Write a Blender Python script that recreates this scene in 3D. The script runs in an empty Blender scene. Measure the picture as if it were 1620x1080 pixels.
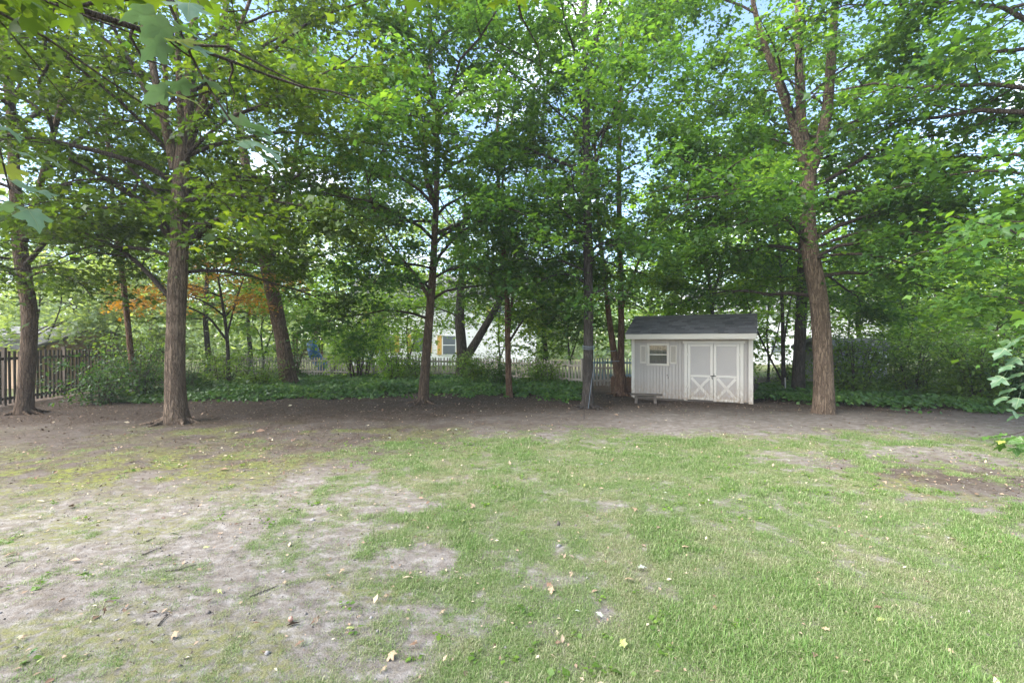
import bpy, bmesh, math, random
import numpy as np
from mathutils import Vector, Matrix

S = bpy.context.scene
R = math.radians
rng = np.random.default_rng(11)
random.seed(11)

# ------------------------------------------------------------------ camera, sky, sun, exposure
CAM_H, F = 1.95, 765.0            # eye height; focal length in pixels of the 1620 px wide photograph
cam = bpy.data.objects.new('camera', bpy.data.cameras.new('camera'))
S.collection.objects.link(cam)
cam.location = (0, 0, CAM_H)
cam.rotation_euler = (R(90), 0, 0)
cam.data.lens = 17.0
cam.data.sensor_width = 36.0
cam.data.clip_start = 0.05
cam.data.clip_end = 600
S.camera = cam

SUN_EL, SUN_AZ = 46.0, 248.0     # azimuth clockwise from +Y: soft light from the side yard
W = bpy.data.worlds.new('World'); S.world = W; W.use_nodes = True
nt = W.node_tree; nt.nodes.clear()
def N(tree, t, **kw):
    n = tree.nodes.new(t)
    for k, v in kw.items(): setattr(n, k, v)
    return n
def L(tree, a, b): tree.links.new(a, b)
out = N(nt, 'ShaderNodeOutputWorld'); bg = N(nt, 'ShaderNodeBackground')
sky = N(nt, 'ShaderNodeTexSky', sky_type='NISHITA')
sky.sun_disc = False; sky.sun_elevation = R(SUN_EL); sky.sun_rotation = R(SUN_AZ)
sky.air_density = 1.0; sky.dust_density = 0.4; sky.ozone_density = 1.4
geo = N(nt, 'ShaderNodeTexCoord')
sep = N(nt, 'ShaderNodeSeparateXYZ'); L(nt, geo.outputs['Generated'], sep.inputs[0])
zc = N(nt, 'ShaderNodeMath', operation='MAXIMUM'); L(nt, sep.outputs[2], zc.inputs[0]); zc.inputs[1].default_value = 0.06
zz = N(nt, 'ShaderNodeMath', operation='ADD'); L(nt, zc.outputs[0], zz.inputs[0]); zz.inputs[1].default_value = 0.12
dx = N(nt, 'ShaderNodeMath', operation='DIVIDE'); L(nt, sep.outputs[0], dx.inputs[0]); L(nt, zz.outputs[0], dx.inputs[1])
dy = N(nt, 'ShaderNodeMath', operation='DIVIDE'); L(nt, sep.outputs[1], dy.inputs[0]); L(nt, zz.outputs[0], dy.inputs[1])
cmb = N(nt, 'ShaderNodeCombineXYZ'); L(nt, dx.outputs[0], cmb.inputs[0]); L(nt, dy.outputs[0], cmb.inputs[1])
cn = N(nt, 'ShaderNodeTexNoise'); cn.inputs['Scale'].default_value = 1.15; cn.inputs['Detail'].default_value = 7; cn.inputs['Roughness'].default_value = 0.58
L(nt, cmb.outputs[0], cn.inputs['Vector'])
cr = N(nt, 'ShaderNodeMapRange'); cr.inputs['From Min'].default_value = 0.52; cr.inputs['From Max'].default_value = 0.72
L(nt, cn.outputs[0], cr.inputs['Value'])
mx = N(nt, 'ShaderNodeMix', data_type='RGBA'); L(nt, cr.outputs[0], mx.inputs['Factor'])
L(nt, sky.outputs[0], mx.inputs[6]); mx.inputs[7].default_value = (12.5, 12.8, 13.4, 1)
L(nt, mx.outputs[2], bg.inputs['Color']); bg.inputs['Strength'].default_value = 0.088
L(nt, bg.outputs[0], out.inputs[0])

sl = bpy.data.lights.new('sun', 'SUN'); sl.energy = 3.0; sl.angle = R(60); sl.color = (1.0, 0.96, 0.90)
so = bpy.data.objects.new('sun', sl); S.collection.objects.link(so)
a, e = R(SUN_AZ), R(SUN_EL)
sd = Vector((math.sin(a) * math.cos(e), math.cos(a) * math.cos(e), math.sin(e)))
so.rotation_euler = sd.to_track_quat('Z', 'Y').to_euler()

S.view_settings.view_transform = 'Standard'; S.view_settings.look = 'None'
S.view_settings.gamma = 1; S.view_settings.use_curve_mapping = False
S.view_settings.exposure = 2.5
S.render.engine = 'CYCLES'
S.cycles.max_bounces = 12; S.cycles.diffuse_bounces = 9; S.cycles.glossy_bounces = 2
S.cycles.transmission_bounces = 9; S.cycles.transparent_max_bounces = 6
S.cycles.caustics_reflective = False; S.cycles.caustics_refractive = False
S.cycles.use_denoising = True

# ------------------------------------------------------------------ helpers
def P(px, py, D):
    """world point seen at photograph pixel (px, py) at distance D"""
    return np.array([(px - 810) / F * D, D, CAM_H - (py - 540) / F * D])
def G(px, py):
    D = F * CAM_H / (py - 540); return np.array([(px - 810) / F * D, D, 0.0])

def mesh(name, V, faces, mat=None, smooth=False):
    m = bpy.data.meshes.new(name)
    V = np.asarray(V, dtype=np.float32).reshape(-1, 3)
    if isinstance(faces, np.ndarray):
        nf, k = faces.shape
        m.vertices.add(len(V)); m.vertices.foreach_set('co', V.ravel())
        m.loops.add(nf * k); m.loops.foreach_set('vertex_index', faces.astype(np.int32).ravel())
        m.polygons.add(nf); m.polygons.foreach_set('loop_start', np.arange(0, nf * k, k, dtype=np.int32))
        m.polygons.foreach_set('loop_total', np.full(nf, k, dtype=np.int32))
        m.update(calc_edges=True)
    else:
        m.from_pydata(V.tolist(), [], [list(f) for f in faces]); m.update()
    if smooth: m.polygons.foreach_set('use_smooth', np.ones(len(m.polygons), dtype=bool))
    if mat: m.materials.append(mat)
    return m
def link(name, me, parent=None, loc=None):
    o = bpy.data.objects.new(name, me); S.collection.objects.link(o)
    if parent is not None: o.parent = parent
    if loc is not None: o.location = loc
    return o
def tag(o, label=None, cat=None, group=None, kind=None):
    if label: o['label'] = label
    if cat: o['category'] = cat
    if group: o['group'] = group
    if kind: o['kind'] = kind
    return o
def thing(name, label, cat, loc=(0, 0, 0), rz=0.0, group=None):
    o = bpy.data.objects.new(name, None); S.collection.objects.link(o)
    o.empty_display_size = 0.2
    o.location = loc; o.rotation_euler = (0, 0, rz)
    return tag(o, label, cat, group)
def fattr(me, name, vals, domain='POINT'):
    at = me.attributes.new(name, 'FLOAT', domain); at.data.foreach_set('value', np.asarray(vals, dtype=np.float32))

class MB:
    """collects boxes, prisms and tubes into one mesh"""
    def __init__(s): s.V = []; s.Fc = []
    def add(s, V, Fs):
        o = len(s.V); s.V += [tuple(v) for v in V]; s.Fc += [tuple(i + o for i in f) for f in Fs]; return s
    def box(s, x0, x1, y0, y1, z0, z1, M=None):
        V = [(x, y, z) for z in (z0, z1) for y in (y0, y1) for x in (x0, x1)]
        if M is not None: V = [tuple(M @ Vector(v)) for v in V]
        return s.add(V, [(0, 2, 3, 1), (4, 5, 7, 6), (0, 1, 5, 4), (2, 6, 7, 3), (0, 4, 6, 2), (1, 3, 7, 5)])
    def prism(s, poly, axis, a0, a1):
        """poly of 2D points extruded along axis 0 (x), 1 (y) or 2 (z)"""
        def mk(p, a):
            if axis == 0: return (a, p[0], p[1])
            if axis == 1: return (p[0], a, p[1])
            return (p[0], p[1], a)
        n = len(poly)
        V = [mk(p, a0) for p in poly] + [mk(p, a1) for p in poly]
        return s.add(V, [tuple(range(n))[::-1], tuple(range(n, 2 * n))] + [(i, (i + 1) % n, n + (i + 1) % n, n + i) for i in range(n)])
    def tube(s, pts, rad, k=8):
        V, Fs = tube(np.asarray(pts, float), np.asarray(rad, float), k)
        return s.add(V, Fs.tolist())
    def build(s, name, mat, parent=None, bevel=0.0, smooth=False):
        me = mesh(name, s.V, s.Fc, mat, smooth)
        if bevel or True:
            bm = bmesh.new(); bm.from_mesh(me)
            if bevel: bmesh.ops.bevel(bm, geom=bm.edges[:], offset=bevel, segments=1, affect='EDGES')
            bmesh.ops.recalc_face_normals(bm, faces=bm.faces[:]); bm.to_mesh(me); bm.free()
        return link(name, me, parent)

def tube(pts, rad, k):
    n = len(pts)
    T = np.gradient(pts, axis=0); T /= np.linalg.norm(T, axis=1)[:, None] + 1e-9
    ref = np.array([1.0, 0.13, 0.07]) if abs(T[0][0]) < 0.8 else np.array([0.1, 1.0, 0.1])
    V = []
    u = np.cross(T[0], ref); u /= np.linalg.norm(u)
    ang = np.linspace(0, 2 * np.pi, k, endpoint=False)
    for i in range(n):
        u = u - T[i] * np.dot(u, T[i]); u /= np.linalg.norm(u) + 1e-9
        v = np.cross(T[i], u)
        V.append(pts[i] + rad[i] * (np.cos(ang)[:, None] * u + np.sin(ang)[:, None] * v))
    V = np.concatenate(V)
    j = np.arange(k); Fs = []
    for i in range(n - 1):
        Fs.append(np.stack([i * k + j, i * k + (j + 1) % k, (i + 1) * k + (j + 1) % k, (i + 1) * k + j], 1))
    return V, np.concatenate(Fs)

def hashn(ix, iy, seed):
    h = (ix * 374761393 + iy * 668265263 + seed * 982451653) & 0x7fffffff
    h = ((h ^ (h >> 13)) * 1274126177) & 0x7fffffff
    return ((h ^ (h >> 16)) & 0xffff) / 65535.0
def vnoise(x, y, seed=0):
    ix = np.floor(x).astype(np.int64); iy = np.floor(y).astype(np.int64)
    fx = x - ix; fy = y - iy; fx = fx * fx * (3 - 2 * fx); fy = fy * fy * (3 - 2 * fy)
    a = hashn(ix, iy, seed); b = hashn(ix + 1, iy, seed); c = hashn(ix, iy + 1, seed); d = hashn(ix + 1, iy + 1, seed)
    return (a * (1 - fx) + b * fx) * (1 - fy) + (c * (1 - fx) + d * fx) * fy
def fbm(x, y, seed=0, oct=4):
    x = np.asarray(x, float); y = np.asarray(y, float)
    r = 0; amp = 0.5; tot = 0
    for i in range(oct):
        r = r + amp * vnoise(x, y, seed + i * 17); tot += amp; amp *= 0.5; x = x * 2.03 + 5.1; y = y * 2.03 + 1.7
    return r / tot
def sst(a, b, x): t = np.clip((x - a) / (b - a), 0, 1); return t * t * (3 - 2 * t)

# ------------------------------------------------------------------ materials
def newmat(name):
    m = bpy.data.materials.new(name); m.use_nodes = True
    t = m.node_tree; b = t.nodes['Principled BSDF']
    return m, t, b
def ramp(t, fac, stops):
    r = N(t, 'ShaderNodeValToRGB')
    el = r.color_ramp.elements
    while len(el) < len(stops): el.new(0.5)
    for q, (p, c) in zip(el, stops): q.position = p; q.color = (*c, 1)
    L(t, fac, r.inputs[0]); return r.outputs[0]
def mixc(t, fac, a, b, mode='MIX'):
    m = N(t, 'ShaderNodeMix', data_type='RGBA', blend_type=mode)
    if isinstance(fac, (int, float)): m.inputs[0].default_value = fac
    else: L(t, fac, m.inputs[0])
    for i, c in ((6, a), (7, b)):
        if isinstance(c, tuple): m.inputs[i].default_value = (*c, 1)
        else: L(t, c, m.inputs[i])
    return m.outputs[2]
def noise(t, vec, scale, detail=4, rough=0.55, sc=None):
    n = N(t, 'ShaderNodeTexNoise'); n.inputs['Scale'].default_value = scale
    n.inputs['Detail'].default_value = detail; n.inputs['Roughness'].default_value = rough
    if sc:
        mp = N(t, 'ShaderNodeMapping'); mp.inputs['Scale'].default_value = sc; L(t, vec, mp.inputs[0]); vec = mp.outputs[0]
    L(t, vec, n.inputs['Vector']); return n.outputs[0]
def mrange(t, v, a, b, c=0.0, d=1.0):
    m = N(t, 'ShaderNodeMapRange'); L(t, v, m.inputs['Value'])
    for k, x in zip(('From Min', 'From Max', 'To Min', 'To Max'), (a, b, c, d)): m.inputs[k].default_value = x
    return m.outputs[0]
def bump(t, b, h, strength, dist=0.02):
    n = N(t, 'ShaderNodeBump'); n.inputs['Strength'].default_value = strength; n.inputs['Distance'].default_value = dist
    L(t, h, n.inputs['Height']); L(t, n.outputs[0], b.inputs['Normal'])
def objco(t): return N(t, 'ShaderNodeTexCoord').outputs['Object']
def geoco(t): return N(t, 'ShaderNodeNewGeometry').outputs['Position']

def leaf_mat(name, dark, mid, light, trans=0.42, rough=0.42, tcol=None):
    m, t, b = newmat(name)
    at = N(t, 'ShaderNodeAttribute', attribute_name='tint')
    col = ramp(t, at.outputs['Fac'], [(0.0, dark), (0.55, mid), (1.0, light)])
    L(t, col, b.inputs['Base Color']); b.inputs['Roughness'].default_value = rough
    b.inputs['Specular IOR Level'].default_value = 0.35
    tr = N(t, 'ShaderNodeBsdfTranslucent')
    tc = mixc(t, 1.0, col, tcol or (1.9, 1.75, 0.55), 'MULTIPLY')
    L(t, tc, tr.inputs[0])
    ms = N(t, 'ShaderNodeMixShader'); ms.inputs[0].default_value = trans
    L(t, b.outputs[0], ms.inputs[1]); L(t, tr.outputs[0], ms.inputs[2])
    L(t, ms.outputs[0], t.nodes['Material Output'].inputs[0])
    return m
M = {}
M['maple'] = leaf_mat('maple_leaf', (0.042, 0.090, 0.019), (0.086, 0.172, 0.028), (0.17, 0.25, 0.04), trans=0.56)
M['maple_olive'] = leaf_mat('maple_leaf_olive', (0.035, 0.068, 0.013), (0.066, 0.120, 0.019), (0.13, 0.185, 0.027), trans=0.56)
M['maple_cool'] = leaf_mat('maple_leaf_cool', (0.036, 0.090, 0.027), (0.073, 0.164, 0.038), (0.14, 0.245, 0.046), trans=0.55)
M['bright'] = leaf_mat('sunlit_leaf', (0.10, 0.20, 0.032), (0.18, 0.315, 0.05), (0.29, 0.42, 0.085), trans=0.55)  # background sunlight is put into this raised leaf colour
M['far'] = leaf_mat('far_sunlit_leaf', (0.13, 0.20, 0.10), (0.22, 0.30, 0.15), (0.33, 0.40, 0.22), trans=0.48)  # sun on the distant foliage is put into this pale colour
M['shrub'] = leaf_mat('shrub_leaf', (0.06, 0.12, 0.026), (0.115, 0.205, 0.034), (0.22, 0.32, 0.055))
M['shrub_dark'] = leaf_mat('dark_shrub_leaf', (0.024, 0.062, 0.02), (0.042, 0.10, 0.025), (0.09, 0.17, 0.035))
M['ivy'] = leaf_mat('ground_ivy_leaf', (0.035, 0.085, 0.02), (0.075, 0.16, 0.03), (0.19, 0.29, 0.045), trans=0.35)
M['orange'] = leaf_mat('orange_leaf', (0.26, 0.13, 0.018), (0.44, 0.24, 0.03), (0.55, 0.34, 0.05), tcol=(1.5, 1.35, 0.6))
M['sapling'] = leaf_mat('sapling_leaf', (0.055, 0.105, 0.055), (0.075, 0.135, 0.07), (0.12, 0.19, 0.06), trans=0.25, rough=0.36, tcol=(1.0, 1.2, .6))
M['vein'] = leaf_mat('leaf_vein', (0.22, 0.27, 0.15), (0.26, 0.30, 0.17), (0.36, 0.36, 0.12), trans=0.2)
M['near'] = leaf_mat('near_leaf', (0.13, 0.20, 0.13), (0.17, 0.25, 0.165), (0.33, 0.36, 0.06), trans=0.28, rough=0.42, tcol=(1.1, 1.3, .6))  # sky sheen on the glossy leaves is put into this pale blue-green

def bark_mat(name, c0, c1, c2, vs=1.0, moss=0.0):
    m, t, b = newmat(name); co = geoco(t)
    f = noise(t, co, 19 * vs, 6, 0.66, (1, 1, 0.11)); g = noise(t, co, 3.2, 5, 0.6); h = noise(t, co, 60, 3, 0.6, (1, 1, 0.4))
    wv = N(t, 'ShaderNodeVectorMath', operation='MULTIPLY_ADD'); wn = N(t, 'ShaderNodeTexNoise'); wn.inputs['Scale'].default_value = 5; wn.inputs['Detail'].default_value = 3
    L(t, co, wn.inputs['Vector']); L(t, wn.outputs['Color'], wv.inputs[0]); wv.inputs[1].default_value = (0.11, 0.11, 0.5); L(t, co, wv.inputs[2])
    wm = N(t, 'ShaderNodeMapping'); wm.inputs['Scale'].default_value = (1, 1, 0.17); L(t, wv.outputs[0], wm.inputs[0])
    vo = N(t, 'ShaderNodeTexVoronoi', feature='DISTANCE_TO_EDGE'); vo.inputs['Scale'].default_value = 17 * vs; L(t, wm.outputs[0], vo.inputs['Vector'])
    fur = mrange(t, vo.outputs['Distance'], 0.0, 0.22)
    fm = N(t, 'ShaderNodeMath', operation='MULTIPLY_ADD'); L(t, fur, fm.inputs[0]); fm.inputs[1].default_value = 0.20; fs = N(t, 'ShaderNodeMath', operation='SUBTRACT'); L(t, f, fs.inputs[0]); fs.inputs[1].default_value = 0.13
    L(t, fs.outputs[0], fm.inputs[2]); f = fm.outputs[0]
    col = ramp(t, f, [(0.40, c0), (0.49, c1), (0.60, c2)])
    col = mixc(t, mrange(t, g, 0.42, 0.68), col, tuple(x * 0.62 for x in c1))
    if moss: col = mixc(t, mrange(t, noise(t, co, 2.1, 5), 0.5, 0.62, 0, moss), col, (0.05, 0.08, 0.02))
    col = mixc(t, mrange(t, h, 0.3, 0.7, 0, 0.35), col, tuple(min(1, x * 1.25) for x in c2))
    L(t, col, b.inputs['Base Color']); b.inputs['Roughness'].default_value = 0.9; b.inputs['Specular IOR Level'].default_value = 0.15
    ad = N(t, 'ShaderNodeMath', operation='MULTIPLY_ADD'); L(t, h, ad.inputs[0]); ad.inputs[1].default_value = 0.25; L(t, f, ad.inputs[2])
    bump(t, b, ad.outputs[0], 1.0, 0.11)
    return m
M['bark'] = bark_mat('bark_grey_brown', (0.048, 0.034, 0.024), (0.132, 0.092, 0.065), (0.238, 0.172, 0.123))
M['bark_brown'] = bark_mat('bark_brown', (0.045, 0.030, 0.020), (0.112, 0.074, 0.050), (0.189, 0.131, 0.090))
M['bark_red'] = bark_mat('bark_red_brown', (0.061, 0.032, 0.019), (0.150, 0.081, 0.049), (0.233, 0.140, 0.090))
M['bark_dark'] = bark_mat('bark_dark', (0.024, 0.02, 0.016), (0.06, 0.05, 0.042), (0.11, 0.092, 0.08))
M['dry_twig'] = bark_mat('dry_grey_twig', (0.10, 0.085, 0.072), (0.17, 0.145, 0.125), (0.25, 0.22, 0.2), 2.0)
M['twig'] = bark_mat('twig_bark', (0.035, 0.026, 0.02), (0.075, 0.056, 0.044), (0.12, 0.092, 0.075), 2.0)

def wood_mat(name, c0, c1, sc=(30, 30, 2.0), rough=0.85, spread=0.0):
    m, t, b = newmat(name); co = objco(t)
    oi = N(t, 'ShaderNodeObjectInfo')
    off = N(t, 'ShaderNodeVectorMath', operation='ADD'); L(t, co, off.inputs[0]); L(t, oi.outputs['Location'], off.inputs[1])
    f = noise(t, off.outputs[0], 1.0, 5, 0.65, sc); g = noise(t, off.outputs[0], 2.5, 3)
    col = ramp(t, f, [(0.3, c0), (0.7, c1)])
    col = mixc(t, mrange(t, g, 0.4, 0.7, 0, 0.5), col, tuple(x * 0.7 for x in c0))
    if spread:
        col = mixc(t, mrange(t, oi.outputs['Random'], 0, 1, 0, spread), col, tuple(x * 0.55 for x in c0))
    L(t, col, b.inputs['Base Color']); b.inputs['Roughness'].default_value = rough; b.inputs['Specular IOR Level'].default_value = 0.2
    bump(t, b, f, 0.3, 0.004); return m
M['fence_brown'] = wood_mat('brown_fence_wood', (0.085, 0.064, 0.050), (0.16, 0.125, 0.098), spread=0.5)
M['fence_pale'] = wood_mat('pale_fence_wood', (0.29, 0.262, 0.23), (0.39, 0.355, 0.315), spread=0.4)
M['fence_grey'] = wood_mat('weathered_fence_wood', (0.36, 0.31, 0.27), (0.50, 0.44, 0.39), spread=0.35)
M['fence_blue'] = wood_mat('blue_fence_paint', (0.16, 0.23, 0.30), (0.23, 0.31, 0.38), spread=0.3)
M['old_wood'] = wood_mat('old_bench_wood', (0.10, 0.08, 0.065), (0.17, 0.14, 0.12), (2, 30, 30))
M['brown_wood'] = wood_mat('brown_wood', (0.14, 0.075, 0.045), (0.21, 0.12, 0.075), (2, 30, 30))

def paint_mat(name, c, dirt=(0.30, 0.22, 0.15), amount=0.5, low=True, rough=0.6, spread=0.0):
    """weathered paint: faint blotches, chips, and splash dirt that fades out above the ground"""
    m, t, b = newmat(name); co = geoco(t)
    g = noise(t, co, 2.2, 6, 0.6); h = noise(t, co, 22, 5, 0.7, (1, 1, 0.35)); k = noise(t, co, 90, 2)
    col = mixc(t, mrange(t, g, 0.35, 0.7, 0, 0.22), c, tuple(x * 0.78 for x in c))
    if spread:
        oi = N(t, 'ShaderNodeObjectInfo')
        col = mixc(t, mrange(t, oi.outputs['Random'], 0, 1, 0, spread), col, tuple(x * 0.72 for x in c))
    if low:
        sp = N(t, 'ShaderNodeSeparateXYZ'); L(t, co, sp.inputs[0])
        z = mrange(t, sp.outputs[2], 0.05, 0.75, 1.0, 0.0)
        mu = N(t, 'ShaderNodeMath', operation='MULTIPLY'); L(t, z, mu.inputs[0]); L(t, mrange(t, h, 0.32, 0.62), mu.inputs[1])
        ms = N(t, 'ShaderNodeMath', operation='MULTIPLY'); L(t, mu.outputs[0], ms.inputs[0]); ms.inputs[1].default_value = amount
        col = mixc(t, ms.outputs[0], col, dirt)
    chip = mrange(t, h, 0.66, 0.70, 0, 0.55)
    col = mixc(t, chip, col, tuple(0.55 * x + 0.1 for x in dirt))
    L(t, col, b.inputs['Base Color']); b.inputs['Roughness'].default_value = rough; b.inputs['Specular IOR Level'].default_value = 0.3
    bump(t, b, k, 0.15, 0.002); return m
M['shed_grey'] = paint_mat('grey_shed_paint', (0.43, 0.38, 0.345), amount=0.95, spread=0.4)
M['shed_door'] = paint_mat('grey_door_paint', (0.42, 0.378, 0.352), amount=1.0)
M['shed_white'] = paint_mat('white_trim_paint', (0.62, 0.565, 0.505), amount=1.0)
M['cream'] = paint_mat('cream_shutter_paint', (0.56, 0.50, 0.43), amount=0.0, low=False)
M['house_white'] = paint_mat('white_house_paint', (0.80, 0.80, 0.80), amount=0.0, low=False)
M['tan'] = paint_mat('tan_wall_paint', (0.52, 0.34, 0.22), amount=0.0, low=False)
M['grey_wall'] = paint_mat('grey_wall_paint', (0.24, 0.23, 0.25), amount=0.3)
M['yellow'] = paint_mat('yellow_shutter_paint', (0.62, 0.38, 0.10), amount=0.0, low=False)

def simple(name, c, rough=0.6, metal=0.0, var=0.25, scale=8):
    m, t, b = newmat(name); co = objco(t)
    L(t, mixc(t, mrange(t, noise(t, co, scale, 5), 0.35, 0.7, 0, 1), c, tuple(x * (1 - var) for x in c)), b.inputs['Base Color'])
    b.inputs['Roughness'].default_value = rough; b.inputs['Metallic'].default_value = metal; return m
M['blue_plastic'] = simple('blue_plastic', (0.02, 0.13, 0.40), 0.4)
M['dark'] = simple('dark_interior', (0.02, 0.02, 0.022), 0.8)
M['iron'] = simple('dark_iron', (0.05, 0.045, 0.045), 0.5, 0.6)
M['cord'] = simple('pale_blue_cord', (0.22, 0.27, 0.32), 0.7)
M['roof_grey'] = simple('grey_roofing', (0.16, 0.155, 0.165), 0.9, scale=3)
M['stake'] = simple('pale_stake', (0.5, 0.47, 0.42), 0.7)
M['nut'] = simple('pink_brown_nut', (0.45, 0.25, 0.19), 0.5)
def shingle_mat():
    m, t, b = newmat('charcoal_shingle'); co = objco(t)
    at = N(t, 'ShaderNodeAttribute', attribute_name='tint')
    col = ramp(t, at.outputs['Fac'], [(0.0, (0.065, 0.063, 0.069)), (1.0, (0.185, 0.178, 0.192))])
    col = mixc(t, mrange(t, noise(t, co, 220, 2), 0.35, 0.7, 0, 0.5), col, (0.21, 0.205, 0.22))
    L(t, col, b.inputs['Base Color']); b.inputs['Roughness'].default_value = 0.95
    bump(t, b, noise(t, co, 300, 2), 0.4, 0.003); return m
M['shingle'] = shingle_mat()
def curtain_mat():
    m, t, b = newmat('striped_curtain'); co = objco(t)
    f = noise(t, co, 1.0, 3, 0.7, (55, 1, 1.5))
    L(t, ramp(t, f, [(0.44, (0.014, 0.012, 0.011)), (0.56, (0.085, 0.077, 0.072))]), b.inputs['Base Color'])
    b.inputs['Roughness'].default_value = 0.9; return m
M['curtain'] = curtain_mat()
def glass_mat():
    m, t, b = newmat('window_glass')
    g = N(t, 'ShaderNodeBsdfGlossy'); g.inputs['Roughness'].default_value = 0.03
    tr = N(t, 'ShaderNodeBsdfTransparent'); tr.inputs[0].default_value = (0.85, 0.87, 0.86, 1)
    ms = N(t, 'ShaderNodeMixShader'); ms.inputs[0].default_value = 0.04
    L(t, tr.outputs[0], ms.inputs[1]); L(t, g.outputs[0], ms.inputs[2]); L(t, ms.outputs[0], t.nodes['Material Output'].inputs[0]); return m
M['glass'] = glass_mat()
def litter_mat():
    m, t, b = newmat('dead_leaf')
    at = N(t, 'ShaderNodeAttribute', attribute_name='tint')
    L(t, ramp(t, at.outputs['Fac'], [(0.0, (0.06, 0.032, 0.02)), (0.5, (0.17, 0.10, 0.062)), (0.85, (0.34, 0.25, 0.17)), (1.0, (0.5, 0.45, 0.3))]), b.inputs['Base Color'])
    b.inputs['Roughness'].default_value = 0.8; return m
M['litter'] = litter_mat()
def dead_leaf(name, c, d):
    m, t, b = newmat(name); co = objco(t); oi = N(t, 'ShaderNodeObjectInfo')
    col = mixc(t, mrange(t, noise(t, co, 35, 4), 0.35, 0.65), c, d)
    col = mixc(t, mrange(t, oi.outputs['Random'], 0, 1, 0, 0.45), col, tuple(x * 0.6 for x in d))
    L(t, col, b.inputs['Base Color']); b.inputs['Roughness'].default_value = 0.65; return m
M['leaf_tan'] = dead_leaf('tan_dead_leaf', (0.40, 0.30, 0.19), (0.26, 0.17, 0.10))
M['leaf_brown'] = dead_leaf('brown_dead_leaf', (0.22, 0.12, 0.068), (0.14, 0.075, 0.045))
M['leaf_yellow'] = dead_leaf('yellow_green_leaf', (0.32, 0.33, 0.10), (0.22, 0.27, 0.08))
M['leaf_pale'] = dead_leaf('pale_leaf_underside', (0.38, 0.40, 0.33), (0.29, 0.33, 0.25))
M['leaf_green'] = dead_leaf('fresh_green_leaf', (0.07, 0.16, 0.04), (0.05, 0.11, 0.035))

# ------------------------------------------------------------------ the ground
def masks(x, y):
    """grass, moss, soil darkness and dryness of the yard at world points"""
    n1 = fbm(x * 0.55, y * 0.55, 3, 4); n2 = fbm(x * 1.7, y * 1.7, 9, 4); n3 = fbm(x * 4.5, y * 4.5, 21, 3); n4 = fbm(x * 11, y * 11, 27, 2)
    edge = -1.45 - 0.27 * np.clip(y - 3.6, 0, 6)                        # left edge of the lawn
    g = sst(-1.7, 1.9, x - edge + 3.0 * (n1 - 0.5) + 2.6 * (n2 - 0.5) + 1.6 * (n3 - .5))
    far = 10.2 + 1.8 * (n1 - 0.5) + 1.8 * (n2 - 0.5) + 1.2 * (n3 - .5) - 0.35 * np.clip(1.5 - x, 0, 6) * 0.6
    g = g * (1 - sst(-1.3, 1.3, y - far))
    for (cx, cy, r, k) in ((-0.73, 4.3, 0.34, 0.8), (-1.45, 5.95, 0.4, 0.6), (0.95, 5.75, 0.3, 0.5), (-0.4, 3.3, 0.4, 0.4), (3.0, 6.0, 0.5, 0.4), (6.2, 6.5, 1.25, 1.0), (5.0, 7.9, 0.8, 0.7), (7.2, 8.2, 1.2, 0.8)):
        d = np.hypot((x - cx) * 0.8, y - cy) + 0.9 * r * (n3 - 0.5) * 2 + 0.5 * r * (n2 - .5)
        g = g * (1 - k * (1 - sst(0.4 * r, 1.1 * r, d)))
    sparse = 0.42 * sst(0.42, 0.66, 0.4 * n2 + 0.35 * n3 + 0.25 * n4) * (y < 11) * sst(-13, -7, x)
    strip = 0.75 * np.exp(-((y - 8.3 - 0.12 * (x + 4)) / 0.8) ** 2) * sst(-6, -3.2, x) * (1 - sst(-1.5, 0.5, x)) * sst(0.4, 0.6, n2)
    g = np.clip(np.maximum(np.maximum(g, sparse), strip) * (0.72 + 0.75 * (n3 - 0.5) + 0.85 * (n4 - .5) + 0.4 * (n1 - .5) + .12 * sst(-1, 2, x)), 0, 1)
    g = np.where((y > 27) | (x < -17.5) | (x > 18), 0.9, g)
    moss = np.exp(-((x + 6.0) / 3.6) ** 2 - ((y - 7.4) / 1.5) ** 2) * sst(0.36, 0.60, .6 * n2 + .4 * n3)
    moss = np.maximum(moss, 0.7 * np.exp(-((x + 5.0) / 4.0) ** 2 - ((y - 10.3) / 0.9) ** 2) * sst(0.45, 0.62, n2))
    moss = np.maximum(moss, 0.55 * np.exp(-((x - 5.2) / 1.6) ** 2 - ((y - 6.6) / 1.1) ** 2) * sst(0.42, 0.6, n2))
    moss = np.maximum(moss, 0.45 * (y < 5.5) * (x < -0.8) * sst(0.52, 0.66, fbm(x * 1.1 + 9, y * 1.6, 41, 3)))
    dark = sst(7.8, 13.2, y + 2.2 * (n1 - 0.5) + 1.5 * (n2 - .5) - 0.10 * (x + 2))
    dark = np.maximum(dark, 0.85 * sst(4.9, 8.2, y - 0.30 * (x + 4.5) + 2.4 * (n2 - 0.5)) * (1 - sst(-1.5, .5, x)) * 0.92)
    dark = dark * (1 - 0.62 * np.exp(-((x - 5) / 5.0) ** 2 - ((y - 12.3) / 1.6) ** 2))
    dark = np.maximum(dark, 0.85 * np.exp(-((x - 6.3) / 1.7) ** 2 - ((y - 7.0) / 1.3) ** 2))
    dry = 0.75 * sst(0.40, 0.66, 0.45 * fbm(x * 0.9 + 3, y * 0.9, 55, 4) + 0.55 * fbm(x * 3.1 + 3, y * 2.6, 58, 3))
    return g, moss, np.clip(dark, 0, 1), dry

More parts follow.
